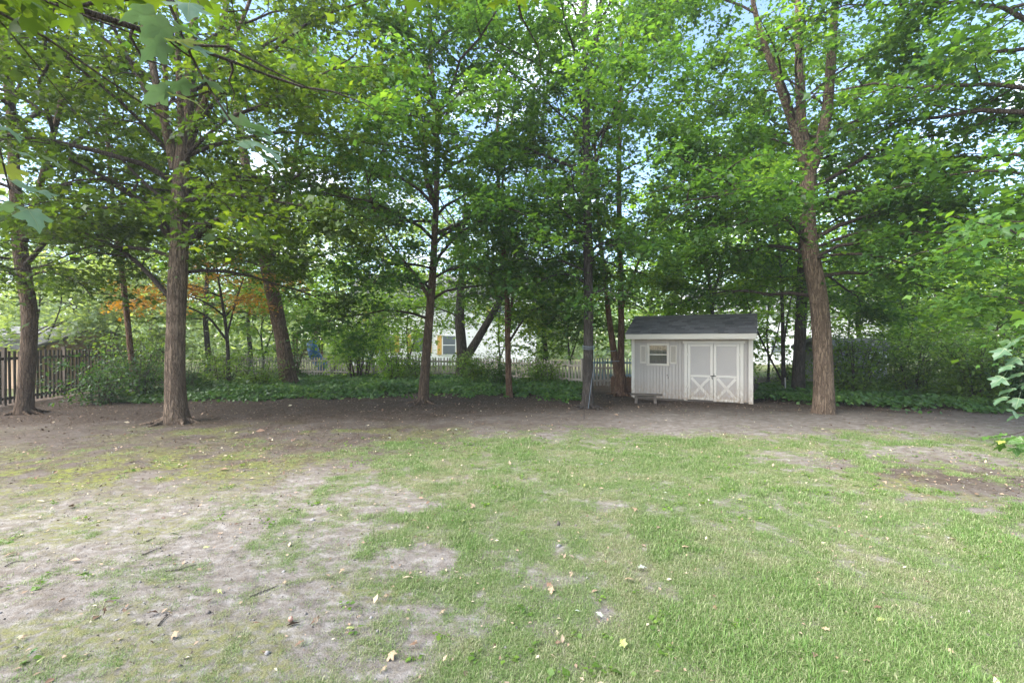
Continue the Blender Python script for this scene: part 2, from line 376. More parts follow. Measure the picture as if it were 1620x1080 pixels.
def axis_coords(a, b, fine, lo, hi):
    c = list(np.arange(a, b + 1e-6, fine))
    st = fine; v = b
    while v < hi: st *= 1.16; v += st; c.append(v)
    st = fine; v = a
    while v > lo: st *= 1.16; v -= st; c.insert(0, v)
    return np.array(c)
gx = axis_coords(-9.5, 9.5, 0.075, -220, 220); gy = axis_coords(2.0, 13.5, 0.065, -60, 260)
GX, GY = np.meshgrid(gx, gy); fx, fy = GX.ravel(), GY.ravel()
def gz(x, y):
    near = 1 - sst(14, 24, np.asarray(y, float))
    return near * (0.05 * (fbm(x * 0.8, y * 0.8, 71, 3) - 0.5) + 0.032 * (fbm(x * 5, y * 5, 77, 3) - 0.5))
gxn, gyn = len(gx), len(gy)
ii = (np.arange(gyn - 1)[:, None] * gxn + np.arange(gxn - 1)[None]).ravel()
gm = mesh('ground', np.stack([fx, fy, gz(fx, fy)], 1), np.stack([ii, ii + 1, ii + 1 + gxn, ii + gxn], 1), None, True)
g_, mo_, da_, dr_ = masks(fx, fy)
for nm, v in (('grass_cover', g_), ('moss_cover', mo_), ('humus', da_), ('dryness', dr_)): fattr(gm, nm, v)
def ground_mat():
    m, t, b = newmat('yard_ground'); co = geoco(t)
    A = {k: N(t, 'ShaderNodeAttribute', attribute_name=k).outputs['Fac'] for k in ('grass_cover', 'moss_cover', 'humus', 'dryness')}
    f1 = noise(t, co, 1.6, 6, 0.62); f2 = noise(t, co, 14, 6, 0.68); f3 = noise(t, co, 70, 4, 0.7); f4 = noise(t, co, 5, 7, 0.66, (1, 1.6, 1))
    pale = ramp(t, f4, [(0.30, (0.098, 0.083, 0.072)), (0.48, (0.190, 0.170, 0.155)), (0.68, (0.31, 0.288, 0.27))])
    pale = mixc(t, mrange(t, f2, 0.40, 0.66, 0, 0.75), pale, (0.145, 0.118, 0.094))
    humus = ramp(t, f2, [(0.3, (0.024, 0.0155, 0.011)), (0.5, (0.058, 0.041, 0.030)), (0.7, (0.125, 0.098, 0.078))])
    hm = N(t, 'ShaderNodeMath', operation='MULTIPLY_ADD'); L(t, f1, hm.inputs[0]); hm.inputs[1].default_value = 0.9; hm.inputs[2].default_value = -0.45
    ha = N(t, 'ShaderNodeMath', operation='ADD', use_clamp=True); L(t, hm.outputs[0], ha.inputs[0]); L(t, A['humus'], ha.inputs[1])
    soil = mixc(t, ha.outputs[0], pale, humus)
    soil = mixc(t, mrange(t, f3, 0.62, 0.72, 0, 0.6), soil, (0.09, 0.065, 0.05))
    mossc = ramp(t, f2, [(0.3, (0.075, 0.085, 0.02)), (0.7, (0.20, 0.21, 0.045))])
    mm = N(t, 'ShaderNodeMath', operation='MULTIPLY', use_clamp=True); L(t, A['moss_cover'], mm.inputs[0]); L(t, mrange(t, f2, 0.36, 0.58, 0.1, 1.2), mm.inputs[1])
    soil = mixc(t, mm.outputs[0], soil, mossc)
    thatch = ramp(t, f3, [(0.3, (0.10, 0.10, 0.045)), (0.55, (0.19, 0.175, 0.09)), (0.75, (0.32, 0.28, 0.18))])
    lush = ramp(t, f3, [(0.3, (0.06, 0.09, 0.028)), (0.7, (0.15, 0.185, 0.07))])
    sod = mixc(t, A['dryness'], lush, thatch)
    gn = N(t, 'ShaderNodeMath', operation='MULTIPLY_ADD'); L(t, f2, gn.inputs[0]); gn.inputs[1].default_value = 1.3; gn.inputs[2].default_value = -0.65
    ga = N(t, 'ShaderNodeMath', operation='ADD', use_clamp=True); L(t, gn.outputs[0], ga.inputs[0]); L(t, A['grass_cover'], ga.inputs[1])
    col = mixc(t, mrange(t, ga.outputs[0], 0.22, 0.95, 0, 0.85), soil, sod)
    L(t, col, b.inputs['Base Color']); b.inputs['Roughness'].default_value = 0.95; b.inputs['Specular IOR Level'].default_value = 0.1
    ad = N(t, 'ShaderNodeMath', operation='MULTIPLY_ADD'); L(t, f3, ad.inputs[0]); ad.inputs[1].default_value = 0.4; L(t, f2, ad.inputs[2])
    bump(t, b, ad.outputs[0], 0.8, 0.03); return m
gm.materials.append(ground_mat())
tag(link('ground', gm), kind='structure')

# ------------------------------------------------------------------ leaves and trees
T_HI = (np.array([[.35, 0, .05], [0, 0, 0], [.10, -.40, -.06], [.30, -.27, 0], [.56, -.54, -.12], [.60, -.2, -.01], [1, 0, -.2], [.60, .2, -.01], [.56, .54, -.12], [.30, .27, 0], [.10, .40, -.06]]),
        np.array([[0, i, i % 10 + 1] for i in range(1, 11)]))
T_MID = (np.array([[0, 0, 0], [.36, -.52, -.1], [.58, -.2, .02], [1, 0, -.18], [.58, .2, .02], [.36, .52, -.1]]), np.array([[0, 1, 2], [0, 2, 3], [0, 3, 4], [0, 4, 5]]))
T_OVAL = (np.array([[0, 0, 0], [.45, -.27, .06], [1, 0, -.12], [.45, .27, .06]]), np.array([[0, 1, 2], [0, 2, 3]]))
T_ROUND = (np.array([[0, 0, 0], [.45, -.5, .06], [1, -.1, -.1], [1, .1, -.1], [.45, .5, .06]]), np.array([[0, 1, 2], [0, 2, 3], [0, 3, 4]]))

def leaves(name, C, H, Nn, size, tint, tmpl, mat, parent=None):
    tv, tf = tmpl
    Nn = Nn / (np.linalg.norm(Nn, axis=1)[:, None] + 1e-9)
    H = H - Nn * np.sum(H * Nn, 1)[:, None]; H /= np.linalg.norm(H, axis=1)[:, None] + 1e-9
    Sd = np.cross(Nn, H)
    n, k = len(C), len(tv)
    V = C[:, None] + size[:, None, None] * (tv[None, :, 0, None] * H[:, None] + tv[None, :, 1, None] * Sd[:, None] + tv[None, :, 2, None] * Nn[:, None])
    Fs = (tf[None] + (np.arange(n) * k)[:, None, None]).reshape(-1, 3)
    me = mesh(name, V.reshape(-1, 3), Fs, mat)
    fattr(me, 'tint', np.repeat(np.clip(tint, 0, 1), k))
    return link(name, me, parent)

def rnd(n, s=1.0): return rng.normal(0, s, (n, 3))

def limb_path(p0, az, elev, length, n=6, bend=-30.0, wob=0.16):
    """a limb that leaves at elev degrees and levels out"""
    pts = [np.array(p0, float)]
    for i in range(n):
        e = R(elev + bend * (i / n) ** 0.8); a_ = az + rng.normal(0, wob)
        e += rng.normal(0, 0.10)
        pts.append(pts[-1] + length / n * np.array([math.cos(a_) * math.cos(e), math.sin(a_) * math.cos(e), math.sin(e)]))
    return np.array(pts)
def resample(pts, n):
    pts = np.asarray(pts, float); d = np.r_[0, np.cumsum(np.linalg.norm(np.diff(pts, axis=0), axis=1))]
    s = np.linspace(0, d[-1], n)
    q = np.stack([np.interp(s, d, pts[:, i]) for i in range(pts.shape[1])], 1)
    for _ in range(2): q[1:-1] = 0.25 * q[:-2] + 0.5 * q[1:-1] + 0.25 * q[2:]
    return q

def grow(p, length, sprays, mb, r0, n2mul=1.6, leafy_from=0.35, flat=0.0):
    """secondary twigs along limb path p; spray centres are appended to sprays"""
    n = len(p)
    rad = np.linspace(r0, max(0.006, r0 * 0.18), n)
    mb.tube(p, rad, 6)
    tang = np.gradient(p, axis=0); tang /= np.linalg.norm(tang, axis=1)[:, None]
    n2 = max(3, int(length * n2mul) + 1)
    for j, f in enumerate(np.linspace(0.22, 0.97, n2)):
        q = f * (n - 1); i = min(int(q), n - 2); w = q - i
        c = p[i] * (1 - w) + p[i + 1] * w; t = tang[i]
        az = math.atan2(t[1], t[0]) + (1 if j % 2 else -1) * R(rng.uniform(32, 68))
        l2 = (length * 0.44 * (1 - 0.55 * f) + 0.30) * rng.uniform(0.75, 1.2)
        el = rng.normal(10 - flat, 13)
        sp = limb_path(c, az, el, l2, 4, -22, 0.2)
        mb.tube(sp, np.linspace(max(0.006, r0 * 0.30), 0.003, 5), 4)
        k = max(2, int(l2 / 0.24))
        for g in np.linspace(0.3, 1.05, k):
            qq = min(g, 1) * 4; a = min(int(qq), 3); ww = qq - a
            cc = sp[a] * (1 - ww) + sp[a + 1] * ww
            sprays.append((*cc, *(sp[-1] - sp[0])))
    k = max(2, int(length * (1 - leafy_from) / 0.3))
    for g in np.linspace(leafy_from, 1.03, k):
        q = min(g, 1) * (n - 1); i = min(int(q), n - 2); w = q - i
        sprays.append((*(p[i] * (1 - w) + p[i + 1] * w), *(p[-1] - p[0])))

def crown_leaves(name, sprays, total, size, tmpl, mat, parent, hs=0.24, vs=0.075, keep=None, tint0=0.42, tilt=0.42):
    sp = np.array(sprays)
    wt = rng.gamma(0.9, 1.0, len(sp)) * np.clip(3.2 * (fbm(sp[:, 0] * .55 + 3 * sp[:, 2] * .2, sp[:, 1] * .55 + sp[:, 2] * .75, 131, 3) - .30), .04, 1.2); idx = rng.choice(len(sp), total, p=wt / wt.sum())
    stint = rng.normal(0, 0.20, len(sp))
    sn = rnd(len(sp), 0.20) + np.array([0, 0, 1.0])              # each spray lies in its own tilted layer
    off = rnd(total) * np.array([hs, hs, vs])
    off[:, 2] -= 0.55 * (off[:, 0] ** 2 + off[:, 1] ** 2) / hs * 0.5
    off[:, 2] -= (sn[idx, 0] * off[:, 0] + sn[idx, 1] * off[:, 1])
    C = sp[idx, :3] + off
    if keep is not None:
        k = keep(C); C, idx, off = C[k], idx[k], off[k]
    n = len(C)
    D = sp[idx, 3:]; D = D / (np.linalg.norm(D, axis=1)[:, None] + 1e-6)
    H = off * np.array([1, 1, 0]) * 2.0 + D * 0.5 + rnd(n, 0.35); H[:, 2] = H[:, 2] * 0.3 - rng.uniform(0.05, 0.75, n)
    Nn = sn[idx] + rnd(n, tilt)
    sz = size * np.exp(rng.normal(-0.07, 0.32, n))
    tint = tint0 + stint[idx] + rng.normal(0, 0.16, n)
    return leaves(name, C, H, Nn, sz, tint, tmpl, mat, parent)

def trunk_mesh(name, pts, rad, k, mat, parent, flare=0.0, lump=0.06, rs=0.74):
    """tapered trunk with an uneven section, root flare and slight knots"""
    n = max(14, int(np.linalg.norm(np.diff(pts, axis=0), axis=1).sum() / 0.22))
    pr = resample(np.c_[pts, rad * rs], n); p, r = pr[:, :3], pr[:, 3]
    V, Fs = tube(p, r, k)
    V = V.reshape(n, k, 3); c = p[:, None]
    ang = np.arange(k) / k * 2 * np.pi
    z = p[:, 2] - p[0, 2]
    s = 1 + lump * 2 * (fbm(np.cos(ang)[None] * 1.3 + z[:, None] * 0.7 + 7.1 * p[0, 0], np.sin(ang)[None] * 1.3 + z[:, None] * 0.35, 5, 3) - 0.5)
    s = s + 0.05 * (vnoise(ang[None] * k / 6.283 * 0.55 + 0 * z[:, None], z[:, None] * 0.9, 8) - 0.5)
    if flare:
        ph = rng.uniform(0, 6.28); lob = 0.65 + 0.5 * np.cos(ang * 5 + ph) + 0.25 * np.cos(ang * 3 + 2 * ph)
        s = s + flare * np.exp(-z / 0.16)[:, None] * np.clip(lob, 0.1, 2)[None] + 0.07 * np.exp(-z / 0.4)[:, None]
    V = c + (V - c) * s[:, :, None]
    if flare: V[0, :, 2] -= 0.12
    me = mesh(name, V.reshape(-1, 3), Fs, mat, True)
    return link(name, me, parent)

TREES = 'tall maples along the back of the yard'
def tree(label, trunk, leaders=(), limbs=(), bark='bark', leafm='maple', z0=3.4, z1=13.0, rad=4.2, n=26, total=16000, size=0.125, tmpl=T_MID, name='maple_tree', group=TREES,
         sides=20, flare=0.55, prof=None, keep=None, merge=False, hs=0.25, vs=0.095, top=True, skip=None, tint0=0.42, e0=18, e1=62, cat='tree', lump=0.06, rs=0.74, hollow=0.0):
    """trunk/leaders/limbs: lists of (x, y, z, r) points"""
    trunk = np.array(trunk, float)
    base = trunk[0, :3].copy(); base[2] = 0
    t = thing(name, label, cat, base, 0, group)
    sh = lambda a: np.c_[a[:, :3] - base, a[:, 3]]
    axes = [sh(trunk)] + [sh(np.array(l, float)) for l in leaders]
    trunk_mesh('trunk', axes[0][:, :3], axes[0][:, 3], sides, M[bark], t, flare, lump, rs)
    for a in axes[1:]: trunk_mesh('limb', a[:, :3], a[:, 3], 10, M[bark], t, 0, 0.05, min(1, rs * 1.1))
    if flare >= .35 and not merge:
        r0_ = axes[0][0, 3] * rs; n_r = 6; ph_ = rng.uniform(0, 6.28)
        for i in range(n_r):
            a_ = ph_ + i * 6.283 / n_r + rng.normal(0, .25); ln_ = rng.uniform(.25, .6); b_ = a_ + rng.normal(0, .35)
            d0, d1 = np.array([math.cos(a_), math.sin(a_), 0]), np.array([math.cos(b_), math.sin(b_), 0])
            q_ = resample(np.array([d0 * r0_ * .55 + (0, 0, .20), d0 * r0_ * 1.0 + (0, 0, .075), d0 * r0_ * 1.25 + d1 * ln_ * .35 + (0, 0, .02), d0 * r0_ * 1.25 + d1 * ln_ + (0, 0, -.05)]), 9)
            MB().tube(q_, np.linspace(.32 * r0_, .018, 9), 7).build('root', M[bark], t, smooth=True)
    sprays = []; pool = MB()
    def fin(mb):
        if not merge: mb.build('limb', M[bark] if bark == 'bark_dark' else M['twig'], t, smooth=True)
    for l in limbs:
        l = sh(np.array(l, float)); q = resample(l, 9)
        mb = pool if merge else MB()
        grow(q[:, :3], np.linalg.norm(np.diff(q[:, :3], axis=0), axis=1).sum(), sprays, mb, l[0, 3]); fin(mb)
    for i in range(n):
        f = (i + 0.5) / n; z = z0 + (z1 - z0) * f + rng.normal(0, 0.15)
        cand = []
        for a in axes:
            if a[:, 2].min() <= z <= a[:, 2].max(): cand.append(a)
        if not cand: cand = [max(axes, key=lambda q: q[:, 2].max())]
        a = cand[rng.integers(len(cand))]
        p0 = np.array([np.interp(z, a[:, 2], a[:, j]) for j in range(3)]); ar = np.interp(z, a[:, 2], a[:, 3])
        az = i * 2.39996 + rng.normal(0, 0.3) + base[0]
        if skip and skip(az % 6.2832, z): continue
        pf = prof(f) if prof else (0.72 + 0.5 * math.sin(min(1, f * 1.5) * math.pi * 0.6)) * (1 - 0.65 * max(0, f - 0.55) / 0.45)
        ln = rad * pf * rng.uniform(0.8, 1.15)
        p = limb_path(p0, az, e0 + (e1 - e0) * f + rng.normal(0, 6), ln, 7, -30 - 16 * (1 - f))
        mb = pool if merge else MB()
        grow(p, ln, sprays, mb, max(0.012, min(0.55 * ar, 0.010 * ln + 0.008)), flat=8 * (1 - f)); fin(mb)
    if top:
        for a in axes:
            if a[-1, 2] > z1 - 3.5:
                for _ in range(8): sprays.append((*(a[-1, :3] + rng.normal(0, 0.35, 3)), 0, 0, 1))
    if merge and pool.V: pool.build('limb', M['twig'], t, smooth=True)
    kf = None
    ax = axes[0]
    def kf(C):
        k = np.ones(len(C), bool) if keep is None else keep(C + base)
        if hollow:                                  # the shaded inside of a big crown is bare
            d = np.hypot(C[:, 0] - np.interp(C[:, 2], ax[:, 2], ax[:, 0]), C[:, 1] - np.interp(C[:, 2], ax[:, 2], ax[:, 1]))
            k &= (d > hollow * (0.55 + 0.6 * rng.uniform(0, 1, len(C)))) | (rng.uniform(0, 1, len(C)) < .12)
        return k
    cr = crown_leaves('crown', sprays, total, size, tmpl, M[leafm], t, hs, vs, kf, tint0)
    cr['kind'] = 'stuff'
    return t

def W4(D, *pts):
    """(px, py, r[, dD]) pixels of the photograph at distance D into (x, y, z, r) points"""
    o = []
    for p in pts:
        d = D + (p[3] if len(p) > 3 else 0); o.append((*P(p[0], p[1], d), p[2]))
    o = np.array(o); return o
def base0(a): a = np.array(a); a[0, 2] = -0.02; return a

def over_shed(C): return (C[:, 2] > 3.05) | (C[:, 0] < 2.2) | (C[:, 0] > 8.2)
# --- the eight or so maples whose trunks stand in the open
D = 13.0
tree('stout leaning maple at the yard\'s corner in front of the brown fence',
     base0(W4(D, (38, 655, .27), (42, 600, .25), (46, 545, .25), (47, 490, .25), (38, 440, .23), (30, 380, .22), (24, 300, .19, .2), (18, 180, .16, .3), (0, 0, .12, .5), (-40, -160, .05, .8))),
     [W4(D, (32, 400, .12), (62, 300, .10, -.4), (100, 150, .08, -.8), (130, -20, .05, -1)), ],
     [W4(D, (44, 455, .07), (10, 420, .05, -.6), (-40, 400, .04, -1.2), (-120, 380, .03, -2)), W4(D, (40, 420, .07), (90, 360, .05, -1), (150, 330, .04, -1.8), (220, 318, .03, -2.6))],
     bark='bark_brown', leafm='maple_olive', z0=3.4, z1=11.8, rad=4.6, n=30, total=24000, tmpl=T_MID, size=0.122, flare=0.35, rs=.70, hollow=1.3)
D = 11.66
tree('straight grey maple with a many forked crown, standing forward of the others',
     base0(W4(D, (279, 668, .275), (277, 600, .235), (278, 520, .225), (281, 440, .225), (284, 380, .215), (284, 330, .2), (285, 285, .19), (288, 250, .175), (295, 200, .15), (300, 140, .13, .2), (305, 60, .11, .4), (312, -40, .08, .6), (318, -150, .04, .8))),
     [W4(D, (277, 268, .12), (266, 215, .105, -.1), (254, 170, .095, -.2), (243, 110, .08, -.3), (228, 40, .065, -.4), (210, -60, .04, -.6)),
      W4(D, (294, 240, .11), (312, 190, .10, .3), (328, 125, .085, .6), (348, 60, .075, .9), (362, -20, .05, 1.2)),
      W4(D, (290, 246, .08), (286, 190, .07, -.3), (283, 120, .06, -.6), (280, 40, .05, -.8), (275, -50, .03, -1)),
      W4(D, (296, 215, .08), (322, 165, .07, -.4), (345, 105, .055, -.8), (385, 30, .04, -1.2), (410, -40, .03, -1.4)),
      W4(D, (262, 205, .07), (240, 165, .06, .4), (215, 115, .05, .8), (180, 45, .04, 1.2), (160, -30, .025, 1.5)),
      W4(D, (270, 240, .07), (262, 190, .06, -.5), (262, 120, .05, -.9), (258, 30, .04, -1.2))],
     [W4(D, (270, 372, .115), (240, 332, .09, -.3), (210, 308, .06, -.7), (178, 288, .05, -1.1), (110, 252, .03, -1.8)),
      W4(D, (266, 468, .07), (228, 422, .06, .3), (186, 386, .05, .7), (130, 368, .035, 1.1), (60, 345, .02, 1.6)),
      W4(D, (298, 384, .10), (322, 352, .085, .3), (362, 340, .055, .6), (402, 322, .045, .9), (445, 300, .03, 1.2), (490, 262, .02, 1.4)),
      W4(D, (297, 318, .075), (326, 305, .065, -.3), (372, 306, .05, -.7), (450, 322, .035, -1.2), (530, 332, .02, -1.6)),
      W4(D, (274, 328, .05), (236, 296, .045, .4), (206, 272, .04, .7), (180, 232, .03, 1.1), (100, 160, .02, 1.6)),
      W4(D, (268, 242, .05), (232, 200, .045, -.5), (182, 150, .04, -1.0), (100, 92, .03, -1.7), (20, 10, .02, -2.4)),
      W4(D, (298, 210, .06), (340, 190, .05, -.3), (390, 180, .04, -.8), (470, 140, .03, -1.4), (560, 90, .02, -2)),
      W4(D, (300, 150, .05), (350, 110, .04, .4), (420, 70, .03, .9), (520, 20, .02, 1.6))],
     bark='bark', leafm='maple_olive', z0=3.5, z1=11.2, rad=5.0, n=38, total=42000, tmpl=T_MID, size=0.115, flare=0.38, sides=26, rs=.90, hollow=2.0, skip=lambda a_, z_: 3.9 < a_ < 5.5 and z_ < 9.5)
D = 17.0
tree('slender reddish maple leaning away from the brown fence',
     base0(W4(D, (217, 628, .17), (208, 570, .15), (201, 500, .14), (192, 420, .13), (182, 345, .115), (172, 250, .1), (165, 120, .08), (160, -20, .05))), bark='bark_red', leafm='maple_olive',
     z0=4.2, z1=12.5, rad=3.4, n=20, total=12000, size=0.125, flare=0.3, rs=.64)
D = 20.5
tree('thick ivy-wrapped trunk leaning hard out of the ground ivy',
     base0(W4(D, (459, 612, .40), (454, 585, .35), (447, 540, .32), (437, 490, .31), (426, 440, .29), (416, 400, .26), (402, 330, .22), (385, 240, .18), (370, 120, .14), (355, 0, .09))), [W4(D, (424, 425, .14), (445, 360, .12), (462, 280, .1), (480, 150, .08), (490, 20, .05))],
     bark='bark_brown', leafm='maple_olive', z0=4.8, z1=14.0, rad=4.8, n=28, total=23000, size=0.138, flare=0.4, rs=.92, hollow=1.2)
D = 15.35
tree('smooth brown maple with a low side fork between bare soil and ivy',
     base0(W4(D, (669, 638, .25), (672, 590, .215), (676, 540, .20), (681, 480, .195), (685, 430, .17), (687, 380, .15), (690, 320, .14), (692, 260, .12), (688, 170, .10), (680, 60, .08), (676, -60, .05))),
     [W4(D, (680, 475, .085), (662, 440, .075), (640, 415, .065, -.3), (612, 380, .05, -.6), (590, 330, .04, -.8), (575, 250, .03, -1)),
      W4(D, (688, 330, .10), (672, 280, .09, -.3), (672, 220, .08, -.5), (655, 120, .06, -.7), (640, 0, .04, -1))],
     [W4(D, (682, 350, .05), (640, 350, .04, -.8), (590, 345, .03, -1.6), (530, 350, .02, -2.4)), W4(D, (685, 440, .045), (720, 420, .04, -.6), (765, 425, .03, -1.2), (800, 446, .018, -1.8)), W4(D, (683, 425, .045), (650, 415, .04, -1.0), (600, 420, .03, -2.0), (540, 436, .018, -2.8)), W4(D, (690, 300, .06), (720, 290, .05, -.8), (760, 300, .04, -1.6), (810, 330, .02, -2.2))],
     bark='bark_brown', leafm='maple_cool', z0=2.9, z1=12.0, rad=4.7, n=38, total=44000, size=0.118, flare=0.35, rs=.68, hollow=1.0)
D = 17.0
tree('thin pinkish barked tree with peeling bark before the pale picket fence',
     base0(W4(D, (806, 628, .155), (804, 580, .135), (803, 520, .13), (802, 460, .12), (796, 390, .11), (791, 330, .10), (788, 280, .085), (786, 220, .07), (790, 140, .055), (796, 40, .03))),
     [W4(D, (804, 530, .06), (811, 470, .055), (815, 400, .05), (822, 340, .04), (832, 280, .035), (840, 200, .03)), W4(D, (790, 330, .05), (800, 250, .04), (812, 180, .035), (818, 90, .025))],
     [W4(D, (806, 540, .045), (830, 500, .04, -.3), (860, 480, .035, -.6), (900, 472, .02, -1))],
     bark='bark_red', leafm='maple', z0=2.8, z1=11.0, rad=2.9, n=24, total=13000, size=0.112, flare=0.3, hollow=.6, prof=lambda f: 1 - 0.65 * f)
D = 14.2
tree('straight dark maple tied with a pale cord beside the shed\'s bench',
     base0(W4(D, (930, 647, .20), (930, 600, .165), (931, 540, .16), (931, 480, .155), (930, 400, .15), (929, 320, .145), (928, 240, .135), (927, 150, .12), (926, 60, .10), (924, -60, .07), (922, -150, .03))),
     [W4(D, (929, 130, .07), (945, 60, .06, .3), (955, -20, .045, .5), (960, -100, .03, .7))],
     [W4(D, (931, 415, .04), (965, 385, .035, -.3), (1005, 382, .03, -.8), (1050, 400, .016, -1.2)), W4(D, (930, 450, .04), (900, 430, .035, -.3), (868, 436, .03, -.8), (838, 458, .016, -1.2)), W4(D, (930, 395, .04), (900, 375, .03, -.9), (870, 385, .02, -1.8))],
     bark='bark_dark', leafm='maple_cool', z0=2.9, z1=12.0, rad=3.3, n=38, total=36000, size=0.108, flare=0.6, rs=.86, hollow=.5, keep=over_shed, prof=lambda f: 0.72 + 0.5 * math.sin(f * 3.1))
D = 17.6
tree('twin stemmed maple rising between the picket fence and the shed',
     base0(W4(D, (982, 626, .30), (981, 600, .27), (982, 575, .17), (983, 520, .15), (982, 450, .14), (980, 380, .13), (979, 300, .12), (980, 200, .105), (982, 90, .08), (984, -20, .05))),
     [W4(D, (979, 600, .17), (973, 570, .155), (967, 530, .135), (962, 490, .12), (957, 440, .1), (948, 370, .085), (944, 300, .07), (940, 200, .05)), W4(D, (980, 500, .07), (996, 450, .06, .4), (1016, 400, .05, .8), (1030, 330, .035, 1.2))],
     bark='bark_red', leafm='maple', z0=3.9, z1=13.0, rad=3.1, n=26, total=18000, size=0.118, flare=0.35, keep=over_shed, prof=lambda f: (1.0 if f < 0.25 else 0.45 if f < 0.62 else 0.9))
D = 13.05
tree('big curving grey trunk with three upright leaders just past the shed',
     base0(W4(D, (1304, 656, .315), (1303, 620, .285), (1303, 575, .275), (1300, 530, .27), (1296, 480, .265), (1289, 435, .258), (1281, 395, .25), (1277, 355, .24), (1276, 320, .24), (1278, 285, .23), (1280, 255, .21))),
     [W4(D, (1274, 262, .16), (1262, 215, .145), (1248, 175, .13, -.2), (1232, 130, .11, -.4), (1210, 75, .085, -.6), (1192, 10, .06, -.8), (1180, -70, .04, -1)),
      W4(D, (1281, 262, .16), (1268, 205, .14, .2), (1265, 140, .125, .3), (1263, 60, .10, .4), (1262, -40, .07, .5), (1262, -120, .04, .5)),
      W4(D, (1285, 265, .17), (1300, 220, .155, -.1), (1310, 165, .145, -.2), (1314, 105, .13, -.3), (1320, 20, .10, -.4), (1330, -70, .07, -.4), (1336, -150, .04, -.4))],
     [W4(D, (1270, 330, .075), (1240, 316, .065, -.3), (1205, 303, .055, -.8), (1150, 308, .04, -1.5), (1080, 318, .02, -2.2)),
      W4(D, (1290, 322, .08), (1330, 302, .07, -.2), (1385, 300, .055, -.6), (1440, 315, .04, -1.0), (1510, 330, .02, -1.5)),
      W4(D, (1284, 395, .05), (1335, 372, .045, -.3), (1400, 360, .035, -.8), (1470, 345, .02, -1.3)),
      W4(D, (1276, 345, .05), (1230, 345, .04, .5), (1170, 335, .03, 1), (1090, 350, .02, 1.4)),
      W4(D, (1284, 410, .05), (1330, 400, .045, -.9), (1390, 402, .035, -1.7), (1470, 432, .02, -2.4)),
      W4(D, (1287, 440, .045), (1340, 428, .04, -.2), (1420, 440, .03, -1.2), (1525, 472, .018, -1.9)),
      W4(D, (1276, 360, .04), (1240, 348, .035, -.8), (1200, 345, .03, -1.6), (1150, 360, .018, -2.3))],
     bark='bark', leafm='maple_cool', z0=3.0, z1=11.6, rad=4.8, n=36, total=50000, tmpl=T_MID, size=0.108, flare=0.2, sides=26, rs=.84, hollow=1.5, keep=over_shed, skip=lambda a_, z_: (4.1 < a_ < 5.3 and z_ < 8.5) or (2.4 < a_ < 4.6 and z_ < 4.5),
     prof=lambda f: (1.05 if f < 0.4 else 0.8 - 0.3 * f))
D = 17.6
tree('dark upright trunk just behind the big curving one',
     base0(W4(D, (1263, 627, .30), (1263, 590, .27), (1266, 530, .25), (1268, 470, .24), (1270, 400, .22), (1271, 300, .19), (1270, 180, .15), (1268, 40, .1))),
     bark='bark_dark', leafm='maple', z0=4.2, z1=12.0, rad=4.4, n=24, total=20000, size=0.128, flare=0.35, keep=over_shed)
D = 18.6
tree('thin stem with sparse side twigs between shed and dark trunk',
     base0(W4(D, (1240, 620, .11), (1239, 560, .095), (1238, 500, .085), (1236, 440, .075), (1230, 370, .06), (1224, 290, .045), (1220, 220, .03))),
     [W4(D, (1239, 555, .04), (1246, 500, .035), (1256, 450, .03)), W4(D, (1236, 600, .05), (1215, 560, .04), (1196, 520, .03), (1180, 470, .02))], bark='bark_dark', leafm='bright', z0=3.0, z1=9.0, rad=2.4, n=12, total=5200, size=0.14, flare=0.2, group=None)
D = 20.5
tree('forked young tree rising behind the shed roof',
     base0(W4(D, (1128, 612, .14), (1128, 540, .12), (1126, 470, .11), (1118, 420, .09), (1106, 360, .07), (1098, 290, .05), (1092, 220, .03))),
     [W4(D, (1127, 470, .08), (1142, 420, .07), (1152, 370, .05), (1165, 300, .035))], bark='bark_dark', leafm='bright', z0=3.2, z1=10.5, rad=3.6, n=22, total=12000, size=0.16, flare=0.2, group=None)

# trees whose trunks stand outside the frame but whose branches hang into it
tree('overhanging maple whose big leaves dangle into the upper corner',
     [(-4.9, 0.9, -0.02, .24), (-4.85, 0.95, 1.5, .2), (-4.8, 1.1, 3.2, .18), (-4.7, 1.4, 5.2, .14), (-4.6, 1.8, 7.5, .07)],
     (), [[(-4.8, 1.0, 3.0, .06), (-3.9, 1.3, 3.75, .05), (-2.9, 1.7, 4.1, .035), (-1.9, 2.1, 4.05, .02)], [(-4.8, 1.1, 3.6, .06), (-4.0, 3.0, 4.4, .045), (-3.4, 4.6, 4.9, .03), (-2.9, 6.0, 5.2, .02)],
          [(-4.8, 1.1, 4.2, .06), (-2.8, 2.2, 5.2, .045), (-1.2, 3.2, 5.5, .03), (0.1, 4.1, 5.2, .02)]],
     bark='bark_brown', leafm='maple_olive', z0=3.6, z1=7.5, rad=3.0, n=10, total=3600, tmpl=T_HI, size=0.135, group=None,
     keep=lambda C: (C[:, 2] > CAM_H + 0.70 * C[:, 1] - 0.12 * np.clip(-C[:, 0] - 0.6 * C[:, 1], 0, 3)) & (C[:, 2] > 2.9))
near_tree = bpy.data.objects['maple_tree.%03d' % (len([o for o in bpy.data.objects if o.name.startswith('maple_tree')]) - 1)]
